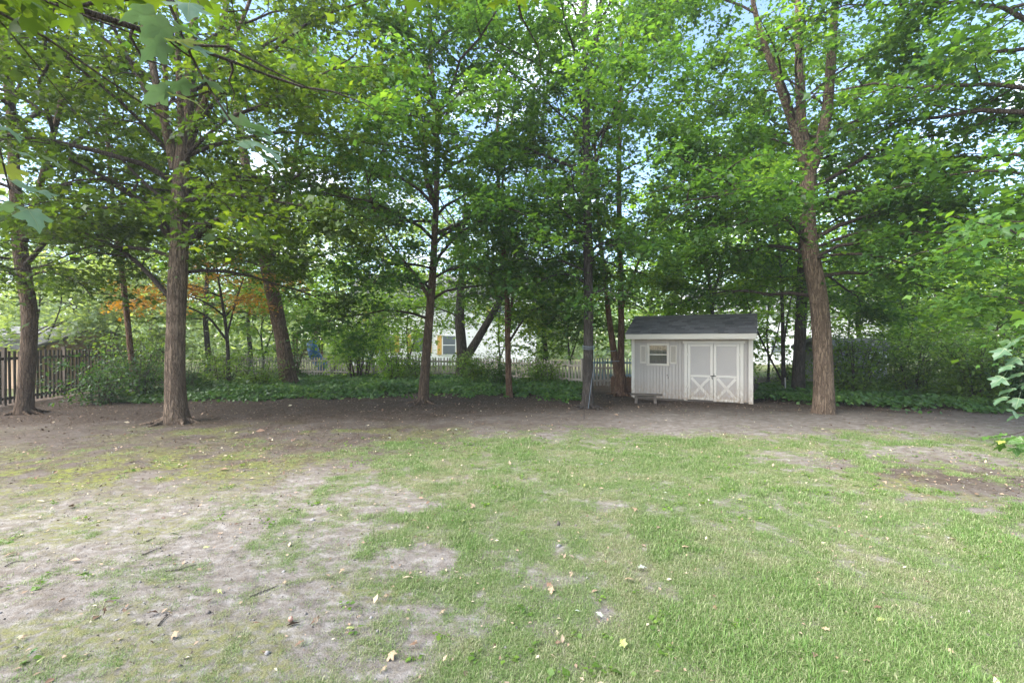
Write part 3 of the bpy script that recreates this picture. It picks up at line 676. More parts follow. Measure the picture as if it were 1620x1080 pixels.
tree('dense maple whose boughs fill the upper corner beyond the big curving trunk',
     [(11.2, 9.2, -0.02, .27), (11.1, 9.2, 2, .22), (11.0, 9.3, 4.5, .19), (10.9, 9.4, 8, .13), (10.9, 9.5, 12.5, .04)],
     [[(11, 9.3, 4.3, .12), (10.3, 8.9, 6.5, .1), (9.6, 8.6, 9.0, .07), (9.2, 8.4, 11.5, .04)]], [[(11.0, 9.3, 3.5, .06), (10.0, 8.8, 3.1, .045), (9.0, 8.4, 2.7, .03), (8.35, 8.1, 2.35, .015)], [(11.0, 9.3, 3.1, .05), (10.2, 9.4, 2.7, .04), (9.5, 9.2, 2.4, .03), (9.0, 9.0, 2.15, .015)], [(11.0, 9.3, 4.4, .06), (9.8, 8.4, 4.2, .045), (8.6, 7.8, 3.9, .03), (7.8, 7.4, 3.5, .015)]], bark='bark_brown', leafm='maple_cool', z0=2.9, z1=12.0, rad=4.3, n=38, total=42000, tmpl=T_MID, size=0.115, group=None)

# --- trees behind the fences
bgl = [  # px, D, top z, crown radius, leaves, size, material, bark, label
    (-40, 27, 13, 5.5, 5500, .22, 'far', 'bark_dark', 'pale tree behind the tan garage'),
    (120, 31, 11, 5.0, 5500, .22, 'far', 'bark_dark', 'pale feathery tree beyond the brown fence'),
    (328, 25, 13, 4.2, 5000, .20, 'maple', 'bark_dark', 'dark trunked tree behind the orange-leaved one'),
    (395, 30, 13, 5.0, 5500, .22, 'far', 'bark_dark', 'tree in the neighbouring yard behind the leaning trunk'),
    (605, 33, 13.5, 5.5, 6500, .22, 'far', 'bark_dark', 'pale green tree with a forked trunk beside the white house'),
    (730, 24.5, 12, 4.6, 7500, .18, 'maple', 'bark_dark', 'old thick trunked tree with a split slanting limb at the picket fence'),
    (862, 27, 7.2, 3.6, 6000, .18, 'bright', 'bark_dark', 'low bushy green tree behind the weathered pickets'),
    (1030, 28, 7.6, 3.8, 6000, .18, 'bright', 'bark_dark', 'small leafy tree seen over the shed\'s low eave'),
    (1180, 27, 10.5, 4.6, 6500, .20, 'bright', 'bark_dark', 'sunny green tree behind the shed'),
    (1360, 26, 12, 4.8, 6500, .20, 'bright', 'bark_dark', 'fresh green tree behind the grey outbuilding'),
    (1480, 34, 12, 5.6, 6000, .24, 'far', 'bark_dark', 'pale silvery tree behind the shrub border'),
    (1610, 30, 13, 5.2, 6000, .22, 'far', 'bark_dark', 'pale tree at the far end of the shrub border'),
    (500, 41, 15, 6.0, 5500, .28, 'far', 'bark_dark', 'tall tree far behind the play set'),
    (240, 42, 14, 6.0, 5500, .28, 'far', 'bark_dark', 'tall tree far behind the brown fence'),
]
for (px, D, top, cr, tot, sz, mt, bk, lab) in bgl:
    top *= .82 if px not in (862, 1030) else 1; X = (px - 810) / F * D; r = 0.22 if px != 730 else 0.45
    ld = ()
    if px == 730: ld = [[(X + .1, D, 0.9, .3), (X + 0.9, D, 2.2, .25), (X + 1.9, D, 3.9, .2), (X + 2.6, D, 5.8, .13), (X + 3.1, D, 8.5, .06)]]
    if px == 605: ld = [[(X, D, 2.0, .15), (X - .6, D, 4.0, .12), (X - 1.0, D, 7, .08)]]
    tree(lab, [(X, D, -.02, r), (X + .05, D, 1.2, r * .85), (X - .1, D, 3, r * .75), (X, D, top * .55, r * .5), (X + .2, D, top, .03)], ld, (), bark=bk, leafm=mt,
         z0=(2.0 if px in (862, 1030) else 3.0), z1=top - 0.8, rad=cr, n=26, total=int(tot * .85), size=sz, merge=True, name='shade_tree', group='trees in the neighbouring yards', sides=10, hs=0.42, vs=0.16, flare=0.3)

# young understorey trees that close the view at head height
und = [(60, 20.5, 5.2, 2.4, 'far', 'pale young tree just behind the stout maple and brown fence'), (165, 23.5, 5.6, 2.6, 'far', 'bluish pale young tree above the middle of the brown fence'),
       (415, 28.5, 6.0, 2.8, 'bright', 'young green tree behind the leaning ivy-wrapped trunk'), (530, 29, 6.5, 3.0, 'bright', 'young green tree just past the blue tube slide'),
       (645, 27.5, 6.2, 2.6, 'bright', 'young tree behind the smooth brown maple, before the white house'), (790, 28, 6.4, 2.6, 'bright', 'young tree between the old thick trunk and the peeling tree'),
       (900, 24.5, 5.6, 2.4, 'maple', 'young tree leaning over the weathered pickets near the dark trunk'), (1075, 22, 5.4, 2.4, 'bright', 'young tree directly behind the shed ridge'),
       (1215, 24, 6.2, 2.5, 'bright', 'young tree between the shed and the dark upright trunk, beyond the ivy'), (1345, 23, 6.4, 2.6, 'bright', 'young tree rising behind the big curving trunk'),
       (1425, 21, 5.2, 2.4, 'bright', 'young tree over the middle of the shrub border'), (1500, 25, 6.6, 2.9, 'far', 'pale young tree over the bright leafy shrub'),
       (1590, 20, 6.0, 2.7, 'bright', 'young tree over the dark end of the shrub border'), (270, 27, 6.5, 3.0, 'far', 'pale young tree straight behind the forked maple')]
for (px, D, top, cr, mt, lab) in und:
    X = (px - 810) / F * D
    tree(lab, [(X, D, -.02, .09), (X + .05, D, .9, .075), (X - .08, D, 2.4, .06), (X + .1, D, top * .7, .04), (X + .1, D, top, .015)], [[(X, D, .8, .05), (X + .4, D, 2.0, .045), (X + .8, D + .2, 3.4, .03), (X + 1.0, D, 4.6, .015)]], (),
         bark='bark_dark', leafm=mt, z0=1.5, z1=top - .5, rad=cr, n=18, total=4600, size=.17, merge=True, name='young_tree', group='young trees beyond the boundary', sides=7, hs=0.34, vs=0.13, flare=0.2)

# orange-leaved tree behind the forked maple
D = 20.0
tree('small orange-leaved tree with flat sprays behind the forked maple',
     base0(W4(D, (362, 612, .11), (361, 560, .10), (358, 520, .09), (352, 480, .07), (345, 440, .05), (340, 400, .03))), [W4(D, (360, 540, .06), (330, 500, .05, -.5), (280, 478, .04, -1), (225, 470, .02, -1.4)), W4(D, (359, 530, .05), (372, 480, .04), (385, 440, .03))],
     [W4(D, (355, 500, .04), (320, 470, .03, -.6), (260, 462, .025, -1.2), (190, 482, .015, -1.6)), W4(D, (350, 470, .03), (310, 450, .025, -.8), (250, 448, .02, -1.6)), W4(D, (358, 500, .04), (380, 470, .03, -.3), (400, 462, .02, -.6))],
     bark='bark_dark', leafm='orange', z0=2.9, z1=5.0, rad=1.9, n=9, total=4200, size=0.085, group=None, name='ornamental_tree', hs=0.22, vs=0.06, e0=10, e1=35)

# ------------------------------------------------------------------ shrubs
def shrub(label, x, y, w, h, total, size, mat, stems=9, tmpl=T_OVAL, low=0.15, group='shrubs along the boundary', name='shrub', d=None, open_=0.0, tint0=0.42):
    t = thing(name, label, 'shrub', (x, y, 0), 0, group)
    d = d or w * 0.8
    mb = MB(); sp = []
    for i in range(stems):
        a = i / stems * 6.283 + rng.normal(0, 0.4); f = rng.uniform(0.35, 1.0)
        tip = np.array([math.cos(a) * w / 2 * f, math.sin(a) * d / 2 * f, h * rng.uniform(0.72, 1.0) * (1 - 0.25 * f * f)])
        b0 = np.array([math.cos(a) * 0.12 * w * rng.uniform(.3, 1), math.sin(a) * 0.12 * d, 0])
        mid = b0 * 0.6 + tip * 0.4 + np.array([0, 0, 0.18 * h]) + rng.normal(0, 0.06, 3)
        q = resample(np.array([b0, mid, tip]), 8)
        mb.tube(q, np.linspace(0.012 + 0.006 * h, 0.004, 8), 5)
        for g in np.linspace(max(0.15, low), 1, max(4, int(h * 4))):
            c = q[min(7, int(g * 7))]
            for _ in range(2):
                az = rng.uniform(0, 6.283); l = rng.uniform(0.2, 0.55) * (0.5 + 0.3 * w)
                p2 = limb_path(c, az, rng.normal(25, 20), l, 3, -30, 0.3)
                mb.tube(p2, np.linspace(0.006, 0.002, 4), 3)
                sp.append((*p2[2], *(p2[3] - p2[0]))); sp.append((*p2[3], *(p2[3] - p2[0])))
    mb.build('stem', M['twig'], t, smooth=True)
    c = crown_leaves('foliage', sp, total, size, tmpl, M[mat], t, 0.15 + 0.03 * w, 0.09, lambda C: C[:, 2] > 0.05, tint0, 0.55)
    c['kind'] = 'stuff'
    return t
shrub('dark spreading shrub low against the brown fence next to the stout maple', -12.9, 15.2, 2.5, 1.35, 1900, .10, 'shrub_dark', 12)
shrub('dark shrub in the middle of the brown fence', -13.0, 16.8, 2.6, 1.9, 2300, .10, 'shrub_dark', 12)
shrub('yellow-green shrub rising above the brown fence', -14.6, 18.9, 3.0, 2.6, 2800, .11, 'shrub', 11, low=0.35)
shrub('dark shrub beside the foot of the slender reddish tree', -12.3, 18.3, 2.0, 1.7, 1600, .10, 'shrub_dark', 9)
shrub('low leafy shrub half hidden behind the forked maple', -12.0, 20.2, 2.6, 2.0, 2200, .11, 'shrub', 9)
shrub('loose shrub under the orange-leaved tree', -10.2, 19.6, 2.0, 1.5, 2000, .10, 'shrub', 8)
shrub('thin brushy shrub with bare stems left of the leaning trunk', -10.6, 23.3, 2.4, 2.3, 1700, .11, 'shrub_dark', 12)
shrub('open vase-shaped shrub with many fine stems before the pale pickets', -7.6, 24.0, 4.2, 4.0, 6000, .13, 'bright', 13, low=0.4)
shrub('bushy green shrub next to the smooth brown maple', -5.5, 22.8, 2.2, 2.4, 2600, .13, 'bright', 9)
shrub('low shrub growing through the pale picket fence', -4.4, 22.4, 1.8, 1.5, 1800, .11, 'shrub', 8)
shrub('round shrub at the foot of the old thick trunk', -1.5, 21.4, 2.3, 1.75, 3000, .11, 'shrub', 10)
shrub('low shrub left of the peeling thin tree', -0.5, 19.6, 1.5, 1.1, 1700, .10, 'shrub_dark', 8)
shrub('shrub pressed against the weathered pickets', 1.4, 20.8, 2.2, 1.5, 2400, .11, 'shrub', 9)
shrub('multi-stemmed shrub with open twiggy base behind the shed\'s far corner', 9.6, 20.2, 2.4, 3.0, 2600, .12, 'bright', 10, low=0.4)
shrub('small shrub beside the dark upright trunk', 11.3, 19.6, 1.5, 1.6, 1500, .11, 'shrub', 8)
for i, (x, y, w, h, mt, lab) in enumerate([
        (12.2, 17.2, 2.6, 2.5, 'shrub', 'olive shrub with arching stems next to the big curving trunk'),
        (13.9, 16.8, 2.4, 2.3, 'shrub', 'yellow-green shrub with pale stems second from the curving trunk'),
        (14.6, 15.2, 2.3, 2.2, 'shrub', 'twiggy shrub in the middle of the border beyond the curving trunk'),
        (15.8, 16.4, 2.6, 2.4, 'bright', 'bright leafy shrub near the far end of the border'),
        (15.0, 13.6, 1.8, 1.9, 'shrub_dark', 'dark shrub at the photo\'s edge end of the border')]):
    shrub(lab, x, y, w, h * 1.08, 5400, .105, mt, 16, low=0.18, group='shrub border past the big curving trunk')

# ------------------------------------------------------------------ ground ivy, weeds, leaf litter
def scatter(n, xr, yr, test):
    x = rng.uniform(*xr, n); y = rng.uniform(*yr, n); k = test(x, y); return x[k], y[k]
def ivy_front(x): return np.interp(x, [-13, -10.5, -9, -6.5, -3.4, 0, 1.2, 2.2, 3.2], [16.0, 15.6, 15.9, 16.6, 18.0, 17.6, 16.4, 16.2, 18.5])
def ivy_test(x, y):
    w = fbm(x * 1.3, y * 1.3, 91, 3) - 0.5
    return ((y > ivy_front(x) + 2.6 * w - 0.9 * (rng.uniform(0, 1, len(x)) < .06)) & (y < 25.3 + 0.0 * x) & (x < 3.0)) 
def ivy_right(x, y):
    w = fbm(x * 1.3, y * 1.3, 95, 3) - 0.5
    fr = np.interp(x, [7.9, 9.0, 10.5, 13, 16], [16.3, 15.0, 14.2, 13.3, 13.1])
    return (y > fr + 2.0 * w - 0.8 * (rng.uniform(0, 1, len(x)) < .06)) & (x > 7.4 + 0.6 * (y - 15.0)) & (y < 20)
for nm, lab, n, xr, yr, ts in (('ground_ivy', 'dark green ivy carpet under the trees before the picket fences', 62000, (-13, 3.2), (15, 25.3), ivy_test),
                               ('ground_ivy', 'low ivy strip at the foot of the shrub border past the shed', 26000, (7.5, 17), (12.5, 20), ivy_right)):
    x, y = scatter(n, xr, yr, ts); k = len(x)
    hmp = 0.05 + 0.30 * fbm(x * 1.1, y * 1.1, 33, 3) * sst(0, 1.2, y - ivy_front(x) if xr[0] < 0 else y - 13.0)
    C = np.stack([x, y, hmp * rng.uniform(0.45, 1.1, k) + 0.02], 1)
    Nn = rnd(k, 0.42) + np.array([0, -0.25, 1.0]); H = rnd(k); H[:, 2] *= 0.2
    tn = 0.25 + 0.75 * (fbm(x * 0.7, y * 0.7, 66, 3) - 0.32) + rng.normal(0, 0.16, k)
    o = leaves(nm, C, H, Nn, 0.105 * np.exp(rng.normal(0, 0.25, k)), tn, T_ROUND, M['ivy'])
    tag(o, lab, 'ground ivy', kind='stuff')
# dead leaf crumbs on the bare soil
x, y = scatter(30000, (-15, 16), (2.6, 18), lambda x, y: (rng.uniform(0, 1, len(x)) < np.clip(masks(x, y)[2] * 0.8 + 0.10, 0, 1) * (1 - 0.6 * masks(x, y)[0])) & (np.abs(x) < 1.1 * y + 1) & ~((x > 3.9) & (x < 8.2) & (y > 15.6)))
k = len(x); C = np.stack([x, y, gz(x, y) + 0.008], 1)
o = leaves('leaf_litter', C, rnd(k), rnd(k, 0.45) + np.array([0, 0, 1.]), 0.034 * np.exp(rng.normal(0, 0.45, k)), rng.beta(1.4, 1.8, k), T_OVAL, M['litter'])
tag(o, 'crumbs of dead brown leaves scattered over the bare soil', 'leaf litter', kind='stuff')

# clods and crumbs of dry soil
x, y = scatter(26000, (-9, 9), (2.5, 11), lambda x, y: (rng.uniform(0, 1, len(x)) < (1 - masks(x, y)[0]) * np.clip(1.5 - 0.12 * y, .15, 1) * fbm(x * 2, y * 2, 44, 3) * 1.5) & (np.abs(x) < 1.1 * y + .5))
k = len(x); oc = np.array([[1, 0, 0], [0, 1, 0], [-1, 0, 0], [0, -1, 0], [0, 0, 1], [0, 0, -.6]], float)
V = oc[None] * np.exp(rng.normal(0, .25, (k, 6, 1))) * (0.0045 * np.exp(rng.normal(0, .5, k)))[:, None, None]
an = rng.uniform(0, 6.28, k); V = np.stack([V[..., 0] * np.cos(an)[:, None] - V[..., 1] * np.sin(an)[:, None], V[..., 0] * np.sin(an)[:, None] + V[..., 1] * np.cos(an)[:, None], V[..., 2]], 2)
V += np.stack([x, y, gz(x, y) + .002], 1)[:, None]
of = np.array([[0, 1, 4], [1, 2, 4], [2, 3, 4], [3, 0, 4], [1, 0, 5], [2, 1, 5], [3, 2, 5], [0, 3, 5]])
cm_ = mesh('soil_crumbs', V.reshape(-1, 3), (of[None] + (np.arange(k) * 6)[:, None, None]).reshape(-1, 3)); fattr(cm_, 'tint', np.repeat(rng.uniform(0, 1, k), 6))
m_, t_, b_ = newmat('soil_crumb'); at_ = N(t_, 'ShaderNodeAttribute', attribute_name='tint'); L(t_, ramp(t_, at_.outputs['Fac'], [(0, (.07, .057, .049)), (.7, (.19, .17, .16)), (1, (.30, .285, .275))]), b_.inputs['Base Color']); b_.inputs['Roughness'].default_value = .95
cm_.materials.append(m_); tag(link('soil_crumbs', cm_), 'crumbs and small clods of dry grey soil', 'soil', kind='stuff')

# ------------------------------------------------------------------ grass
def tuft(name, nb, spread, hmin, hmax, lay):
    V, Fs, tv = [], [], []
    for _ in range(nb):
        r = spread * math.sqrt(rng.uniform()); a = rng.uniform(0, 6.283); b = rng.uniform(0, 6.283)
        p = np.array([r * math.cos(a), r * math.sin(a), -0.004]); h = rng.uniform(hmin, hmax); w = rng.uniform(0.0008, 0.0022)
        dr = np.array([math.cos(b), math.sin(b), 0]); ln = rng.uniform(0.15, lay)
        sd_ = np.array([-dr[1], dr[0], 0]) * w
        m_ = p + dr * h * ln * 0.45 + np.array([0, 0, h * (1 - 0.35 * ln) * 0.6]); t_ = p + dr * h * (ln * 1.2) + np.array([0, 0, h * (1 - 0.75 * ln)])
        o = len(V); V += [p - sd_, p + sd_, m_ + sd_ * .8, m_ - sd_ * .8, t_]; Fs += [(o, o + 1, o + 2, o + 3), (o + 3, o + 2, o + 4)]
        tv += [rng.uniform()] * 5
    me = mesh(name, V, Fs); fattr(me, 'blade', tv); return me
def grass_mat():
    m, t, b = newmat('grass_blade')
    ti = N(t, 'ShaderNodeAttribute', attribute_name='tint', attribute_type='INSTANCER').outputs['Fac']
    bl = N(t, 'ShaderNodeAttribute', attribute_name='blade').outputs['Fac']
    green = ramp(t, bl, [(0.0, (0.08, 0.17, 0.03)), (0.6, (0.15, 0.252, 0.06)), (1.0, (0.29, 0.34, 0.15))])
    dry = ramp(t, bl, [(0.0, (0.16, 0.21, 0.075)), (0.45, (0.28, 0.28, 0.14)), (1.0, (0.47, 0.42, 0.30))])
    col = mixc(t, ti, green, dry)
    L(t, col, b.inputs['Base Color']); b.inputs['Roughness'].default_value = 0.5; b.inputs['Specular IOR Level'].default_value = 0.3
    tr = N(t, 'ShaderNodeBsdfTranslucent'); L(t, col, tr.inputs[0])
    ms = N(t, 'ShaderNodeMixShader'); ms.inputs[0].default_value = 0.3; L(t, b.outputs[0], ms.inputs[1]); L(t, tr.outputs[0], ms.inputs[2])
    L(t, ms.outputs[0], t.nodes['Material Output'].inputs[0]); return m
GM = grass_mat()
tufts = []
for i, (nb, spd, h0, h1, lay) in enumerate(((24, .055, .015, .04, 1.2), (26, .06, .02, .055, 1.1), (26, .06, .02, .052, 1.1), (30, .055, .025, .062, 1.0))):
    me = tuft('grass_tuft', nb, spd, h0, h1, lay); me.materials.append(GM)
    tufts.append(bpy.data.objects.new('grass_tuft', me))              # instance sources, not linked to the scene
n = 185000
y = 2.4 + 10.0 * rng.uniform(0, 1, n) ** 1.35; x = rng.uniform(-1, 1, n) * (1.12 * y + 0.4)
g, mo, da, dr = masks(x, y)
k = rng.uniform(0, 1, n) < np.clip(np.clip(g, 0, 1) ** 1.7 * 0.62 + 0.02 * (y < 9.5), 0, 1); x, y, g, dr = x[k], y[k], g[k], dr[k]
pm = bpy.data.meshes.new('grass'); pm.vertices.add(len(x)); pm.vertices.foreach_set('co', np.stack([x, y, gz(x, y)], 1).astype(np.float32).ravel())
lush = sst(0.52, 0.66, fbm(x * 1.3 + 4, y * 1.3, 101, 3)) * g
fattr(pm, 'tint', np.clip(0.24 + 0.60 * dr * (1 - lush) - .12 * lush + rng.normal(0, 0.24, len(x)), 0, 1))
fattr(pm, 'size', (0.62 + 0.42 * g + 0.42 * lush) * rng.uniform(0.6, 1.4, len(x)))
fattr(pm, 'turn', rng.uniform(0, 6.283, len(x)))
fattr(pm, 'pick', np.floor(rng.uniform(0, 3.999, len(x)) * (0.4 + 0.6 * lush) + 0.0))
pm.materials.append(GM)
go = tag(link('grass', pm), 'patchy green and straw coloured lawn grass', 'grass', kind='stuff')
ng = bpy.data.node_groups.new('grass_scatter', 'GeometryNodeTree')
ng.interface.new_socket('Geometry', in_out='INPUT', socket_type='NodeSocketGeometry'); ng.interface.new_socket('Geometry', in_out='OUTPUT', socket_type='NodeSocketGeometry')
gi, gout = N(ng, 'NodeGroupInput'), N(ng, 'NodeGroupOutput')
jn = N(ng, 'GeometryNodeJoinGeometry')
for to in reversed(tufts):
    oi = N(ng, 'GeometryNodeObjectInfo'); oi.inputs['Object'].default_value = to; oi.inputs['As Instance'].default_value = True
    L(ng, oi.outputs['Geometry'], jn.inputs[0])
iop = N(ng, 'GeometryNodeInstanceOnPoints'); L(ng, gi.outputs[0], iop.inputs['Points']); L(ng, jn.outputs[0], iop.inputs['Instance'])
iop.inputs['Pick Instance'].default_value = True
def na(nm):
    q = N(ng, 'GeometryNodeInputNamedAttribute', data_type='FLOAT'); q.inputs[0].default_value = nm; return q.outputs[0]
L(ng, na('pick'), iop.inputs['Instance Index'])
cx = N(ng, 'ShaderNodeCombineXYZ'); L(ng, na('turn'), cx.inputs[2]); L(ng, cx.outputs[0], iop.inputs['Rotation'])
L(ng, na('size'), iop.inputs['Scale']); L(ng, iop.outputs[0], gout.inputs[0])
md = go.modifiers.new('scatter', 'NODES'); md.node_group = ng

# weeds and seed bits in the lawn
x, y = scatter(2600, (-6, 9), (2.6, 10), lambda x, y: (rng.uniform(0, 1, len(x)) < .35 * (fbm(x * .9, y * .9, 121, 3) > .5)) & (np.abs(x) < 1.1 * y) & (masks(x, y)[0] > .12))
k = len(x); rep_ = 9; an = rng.uniform(0, 6.283, (k, rep_)); rr = rng.uniform(.004, .05, (k, rep_))
C = np.stack([x[:, None] + np.cos(an) * rr, y[:, None] + np.sin(an) * rr, gz(x, y)[:, None] + rng.uniform(.008, .035, (k, rep_))], 2).reshape(-1, 3)
H = np.stack([np.cos(an), np.sin(an), -.1 + 0 * an], 2).reshape(-1, 3)
o = leaves('lawn_weeds', C, H, rnd(len(C), .3) + np.array([0, 0, 1.]), .026 * np.exp(rng.normal(0, .35, len(C))), .45 + rng.normal(0, .2, len(C)), T_ROUND, M['shrub'])
tag(o, 'small round-leaved weeds growing through the lawn', 'weeds', kind='stuff')
x, y = scatter(5200, (-6, 9), (2.5, 10.5), lambda x, y: (np.abs(x) < 1.1 * y) & (rng.uniform(0, 1, len(x)) < .5)); k = len(x)
C = np.stack([x, y, gz(x, y) + rng.uniform(.008, .03, k)], 1)
o = leaves('seed_litter', C, rnd(k), rnd(k, .4) + np.array([0, 0, 1.]), .03 * np.exp(rng.normal(0, .35, k)), .55 + .45 * rng.uniform(0, 1, k), T_OVAL, M['litter'])
tag(o, 'dry straw coloured seed wings and leaf scraps strewn on the lawn', 'litter', kind='stuff')

# ------------------------------------------------------------------ the shed
YAW = R(-27.0); WD, DP = 3.7, 2.4
shed = thing('garden_shed', 'grey plank garden shed with white trimmed double doors and dark shingle roof', 'shed', (4.113, 16.58, 0), YAW)
MB().box(0.03, WD - .03, 0.03, DP, 0.06, 2.1).build('wall', M['shed_grey'], shed)
MB().box(0.02, WD - .02, 0.04, DP - .02, -0.05, 0.06).build('skid', M['old_wood'], shed)
pw = 0.1015; u = 0.105; proto = {}
while u + pw < WD - .09:
    z0 = 0.06
    if u + pw > 1.72 and u < 3.44: z0 = 1.95
    key = z0
    if key not in proto:
        o = MB().box(0, pw - .006, 0.0, 0.026, z0, 2.16).build('plank', M['shed_grey'], shed, 0.003); proto[key] = o
    else:
        o = proto[key].copy(); S.collection.objects.link(o)
    o.location = (u, 0, 0); u += pw
for v in np.arange(0.02, DP - 0.1, 0.2):      # side walls: wider planks
    for uu, dd in ((WD - .03, 1), (0.03, -1)):
        MB().box(min(uu, uu + .022 * dd), max(uu, uu + .022 * dd), v + .08, v + .272, 0.06, 2.1).build('plank', M['shed_grey'], shed, 0.0025)
MB().box(-.012, .095, -.022, .0, .05, 2.05).build('corner_board', M['shed_white'], shed, .003)
MB().box(WD - .105, WD + .022, -.022, .0, .02, 2.05).build('corner_board', M['shed_white'], shed, .003)
MB().box(WD - .006, WD + .018, .002, .1, .02, 2.05).build('corner_board', M['shed_white'], shed, .003)
MB().box(-.016, .005, .002, .1, .05, 2.05).build('corner_board', M['shed_white'], shed, .003)
# roof: eave over the doors, ridge 1.2 m back
ev, ez, rv, rz_ = -.30, 2.19, 1.2, 2.84; sl_ = (rz_ - ez) / (rv - ev); bv = 2 * rv - ev
for uu in (0.035, WD - .055):
    MB().prism([(0.03, 2.1), (DP, 2.1), (DP, ez + (bv - DP) * sl_ - .04), (rv, rz_ - .04), (0.03, ez + (0.03 - ev) * sl_ - .04)], 0, uu, uu + .02).build('gable', M['shed_grey'], shed)
MB().prism([(ev, ez - .035), (rv, rz_ - .035), (bv, ez - .035), (bv, ez), (rv, rz_), (ev, ez)], 0, -.13, WD + .10).build('roof_deck', M['old_wood'], shed)
MB().box(-.132, WD + .104, ev - .022, ev - .001, ez - .165, ez + .004).build('fascia', M['shed_white'], shed, .003)
MB().box(-.12, WD + .09, ev, -.024, ez - .06, ez - .045).build('soffit', M['shed_white'], shed)
for uu in (-.155, WD + .106):
    MB().prism([(ev, ez - .11), (rv, rz_ - .11), (rv, rz_ + .002), (ev, ez + .002)], 0, uu, uu + .022).build('rake_board', M['shed_white'], shed)
    MB().prism([(bv, ez - .11), (rv, rz_ - .11), (rv, rz_ + .002), (bv, ez + .002)], 0, uu, uu + .022).build('rake_board', M['shed_white'], shed)
for side in (0, 1):
    V, Fs, tn = [], [], []
    Ls = math.hypot(rv - ev, rz_ - ez); rows = 13; ex = Ls / rows; ca, sa = (rv - ev) / Ls, (rz_ - ez) / Ls
    for r_ in range(rows):
        u0 = -.165 - (0.14 if r_ % 2 else 0); 
        while u0 < WD + .13:
            w_ = 0.29 + rng.uniform(-.03, .03)
            a0, a1 = max(u0, -.165), min(u0 + w_ - .007, WD + .132); u0 += w_
            if a1 - a0 < .02: continue
            s0 = r_ * ex - .03 + rng.uniform(-.004, .004); s1 = (r_ + 1) * ex + .02; lift = rng.uniform(.022, .032)
            o = len(V)
            for (s_, h_) in ((s0, lift - .012), (s0, lift), (s1, .006)):
                for aa in (a0, a1):
                    vv = ev + s_ * ca - h_ * sa; zz_ = ez + s_ * sa + h_ * ca
                    V.append((aa, vv if side == 0 else 2 * rv - vv, zz_))
            Fs += [(o, o + 1, o + 3, o + 2), (o + 2, o + 3, o + 5, o + 4)]; tn += [rng.uniform()] * 6
    me = mesh('shingle', V, Fs, M['shingle']); fattr(me, 'tint', tn)
    o = link('shingle', me, shed); o['kind'] = 'stuff'
MB().prism([(rv - .13, rz_ - .13 * sl_ + .016), (rv, rz_ + .022), (rv + .13, rz_ - .13 * sl_ + .016), (rv, rz_ + .034)], 0, -.16, WD + .13).build('ridge_cap', M['roof_grey'], shed)
# doors
MB().box(1.71, 1.805, -.03, .0, .03, 1.885).build('door_casing', M['shed_white'], shed, .003)
MB().box(3.355, 3.455, -.03, .0, .03, 1.885).build('door_casing', M['shed_white'], shed, .003)
MB().box(1.66, 3.50, -.045, .0, 1.888, 1.96).build('door_casing', M['shed_white'], shed, .003)
for (a, b, zb) in ((1.815, 2.58, .085), (2.592, 3.345, .05)):
    d = MB().box(a, b, -.008, .02, zb, 1.88).build('door', M['shed_door'], shed)
    sw = .088
    for (x0, x1) in ((a, a + sw), (b - sw, b)):
        MB().box(x0, x1, -.03, -.0085, zb - .01, 1.876).build('stile', M['shed_white'], d, .003)
    for (q0, q1) in ((1.79, 1.872), (.80, .875), (zb - .005, zb + .075)):
        MB().box(a + sw + .001, b - sw - .001, -.028, -.0085, q0, q1).build('rail', M['shed_white'], d, .003)
    x0, x1, q0, q1 = a + sw + .01, b - sw - .01, zb + .08, .795
    for s_, pv in ((1, -.026), (-1, -.020)):
        cx_, cz_ = (x0 + x1) / 2, (q0 + q1) / 2; ln = math.hypot(x1 - x0, q1 - q0) - .05; an = math.atan2(q1 - q0, x1 - x0) * s_
        Mx = Matrix.Translation((cx_, 0, cz_)) @ Matrix.Rotation(-an, 4, 'Y')
        MB().box(-ln / 2, ln / 2, pv, -.0085 - (.002 if s_ > 0 else 0), -.042, .042, Mx).build('cross_brace', M['shed_white'], d)
    for zz_ in (.45, 1.5):
        hx = a - .012 if a < 2 else b - .03
        MB().box(hx, hx + .042, -.036, -.0305, zz_, zz_ + .07).build('hinge', M['shed_white'], d)
lt = MB().box(2.50, 2.66, -.040, -.031, .835, .862)
lt.tube([(2.60, -.045, .86), (2.615, -.06, .90), (2.60, -.055, .93)], [.007, .007, .006], 6).tube([(2.55, -.04, .84), (2.545, -.055, .79), (2.56, -.05, .75)], [.012, .012, .01], 6)
lt.build('latch', M['iron'], shed)
MB().box(1.155, 1.175, -.012, -.002, .80, .86).box(1.185, 1.2, -.012, -.002, .72, .78).build('hook', M['iron'], shed)
# window with curtain and shutters
wf = MB().box(.515, .595, -.03, -.001, 1.215, 1.89).box(1.156, 1.236, -.03, -.001, 1.215, 1.89).box(.595, 1.156, -.03, -.001, 1.815, 1.89).box(.50, 1.25, -.042, -.001, 1.14, 1.214).build('window', M['cream'], shed, .003)
MB().box(.595, 1.156, -.004, -.002, 1.214, 1.815).build('backing', M['dark'], wf)  # near-black sheet stands in for the unlit inside of the shed
V, Fs = [], []
for i in range(61):
    uu = .60 + .55 * i / 60; vv = -.0085 - .003 * math.sin(i * 1.15)
    V += [(uu, vv, 1.22), (uu, vv, 1.81)]
    if i: Fs.append((2 * i - 2, 2 * i, 2 * i + 1, 2 * i - 1))
link('curtain', mesh('curtain', V, Fs, M['curtain'], True), wf)
MB().box(.595, 1.156, -.0165, -.0145, 1.22, 1.815).build('pane', M['glass'], wf)
MB().box(.595, 1.156, -.024, -.017, 1.495, 1.53).build('sash_rail', M['cream'], wf)
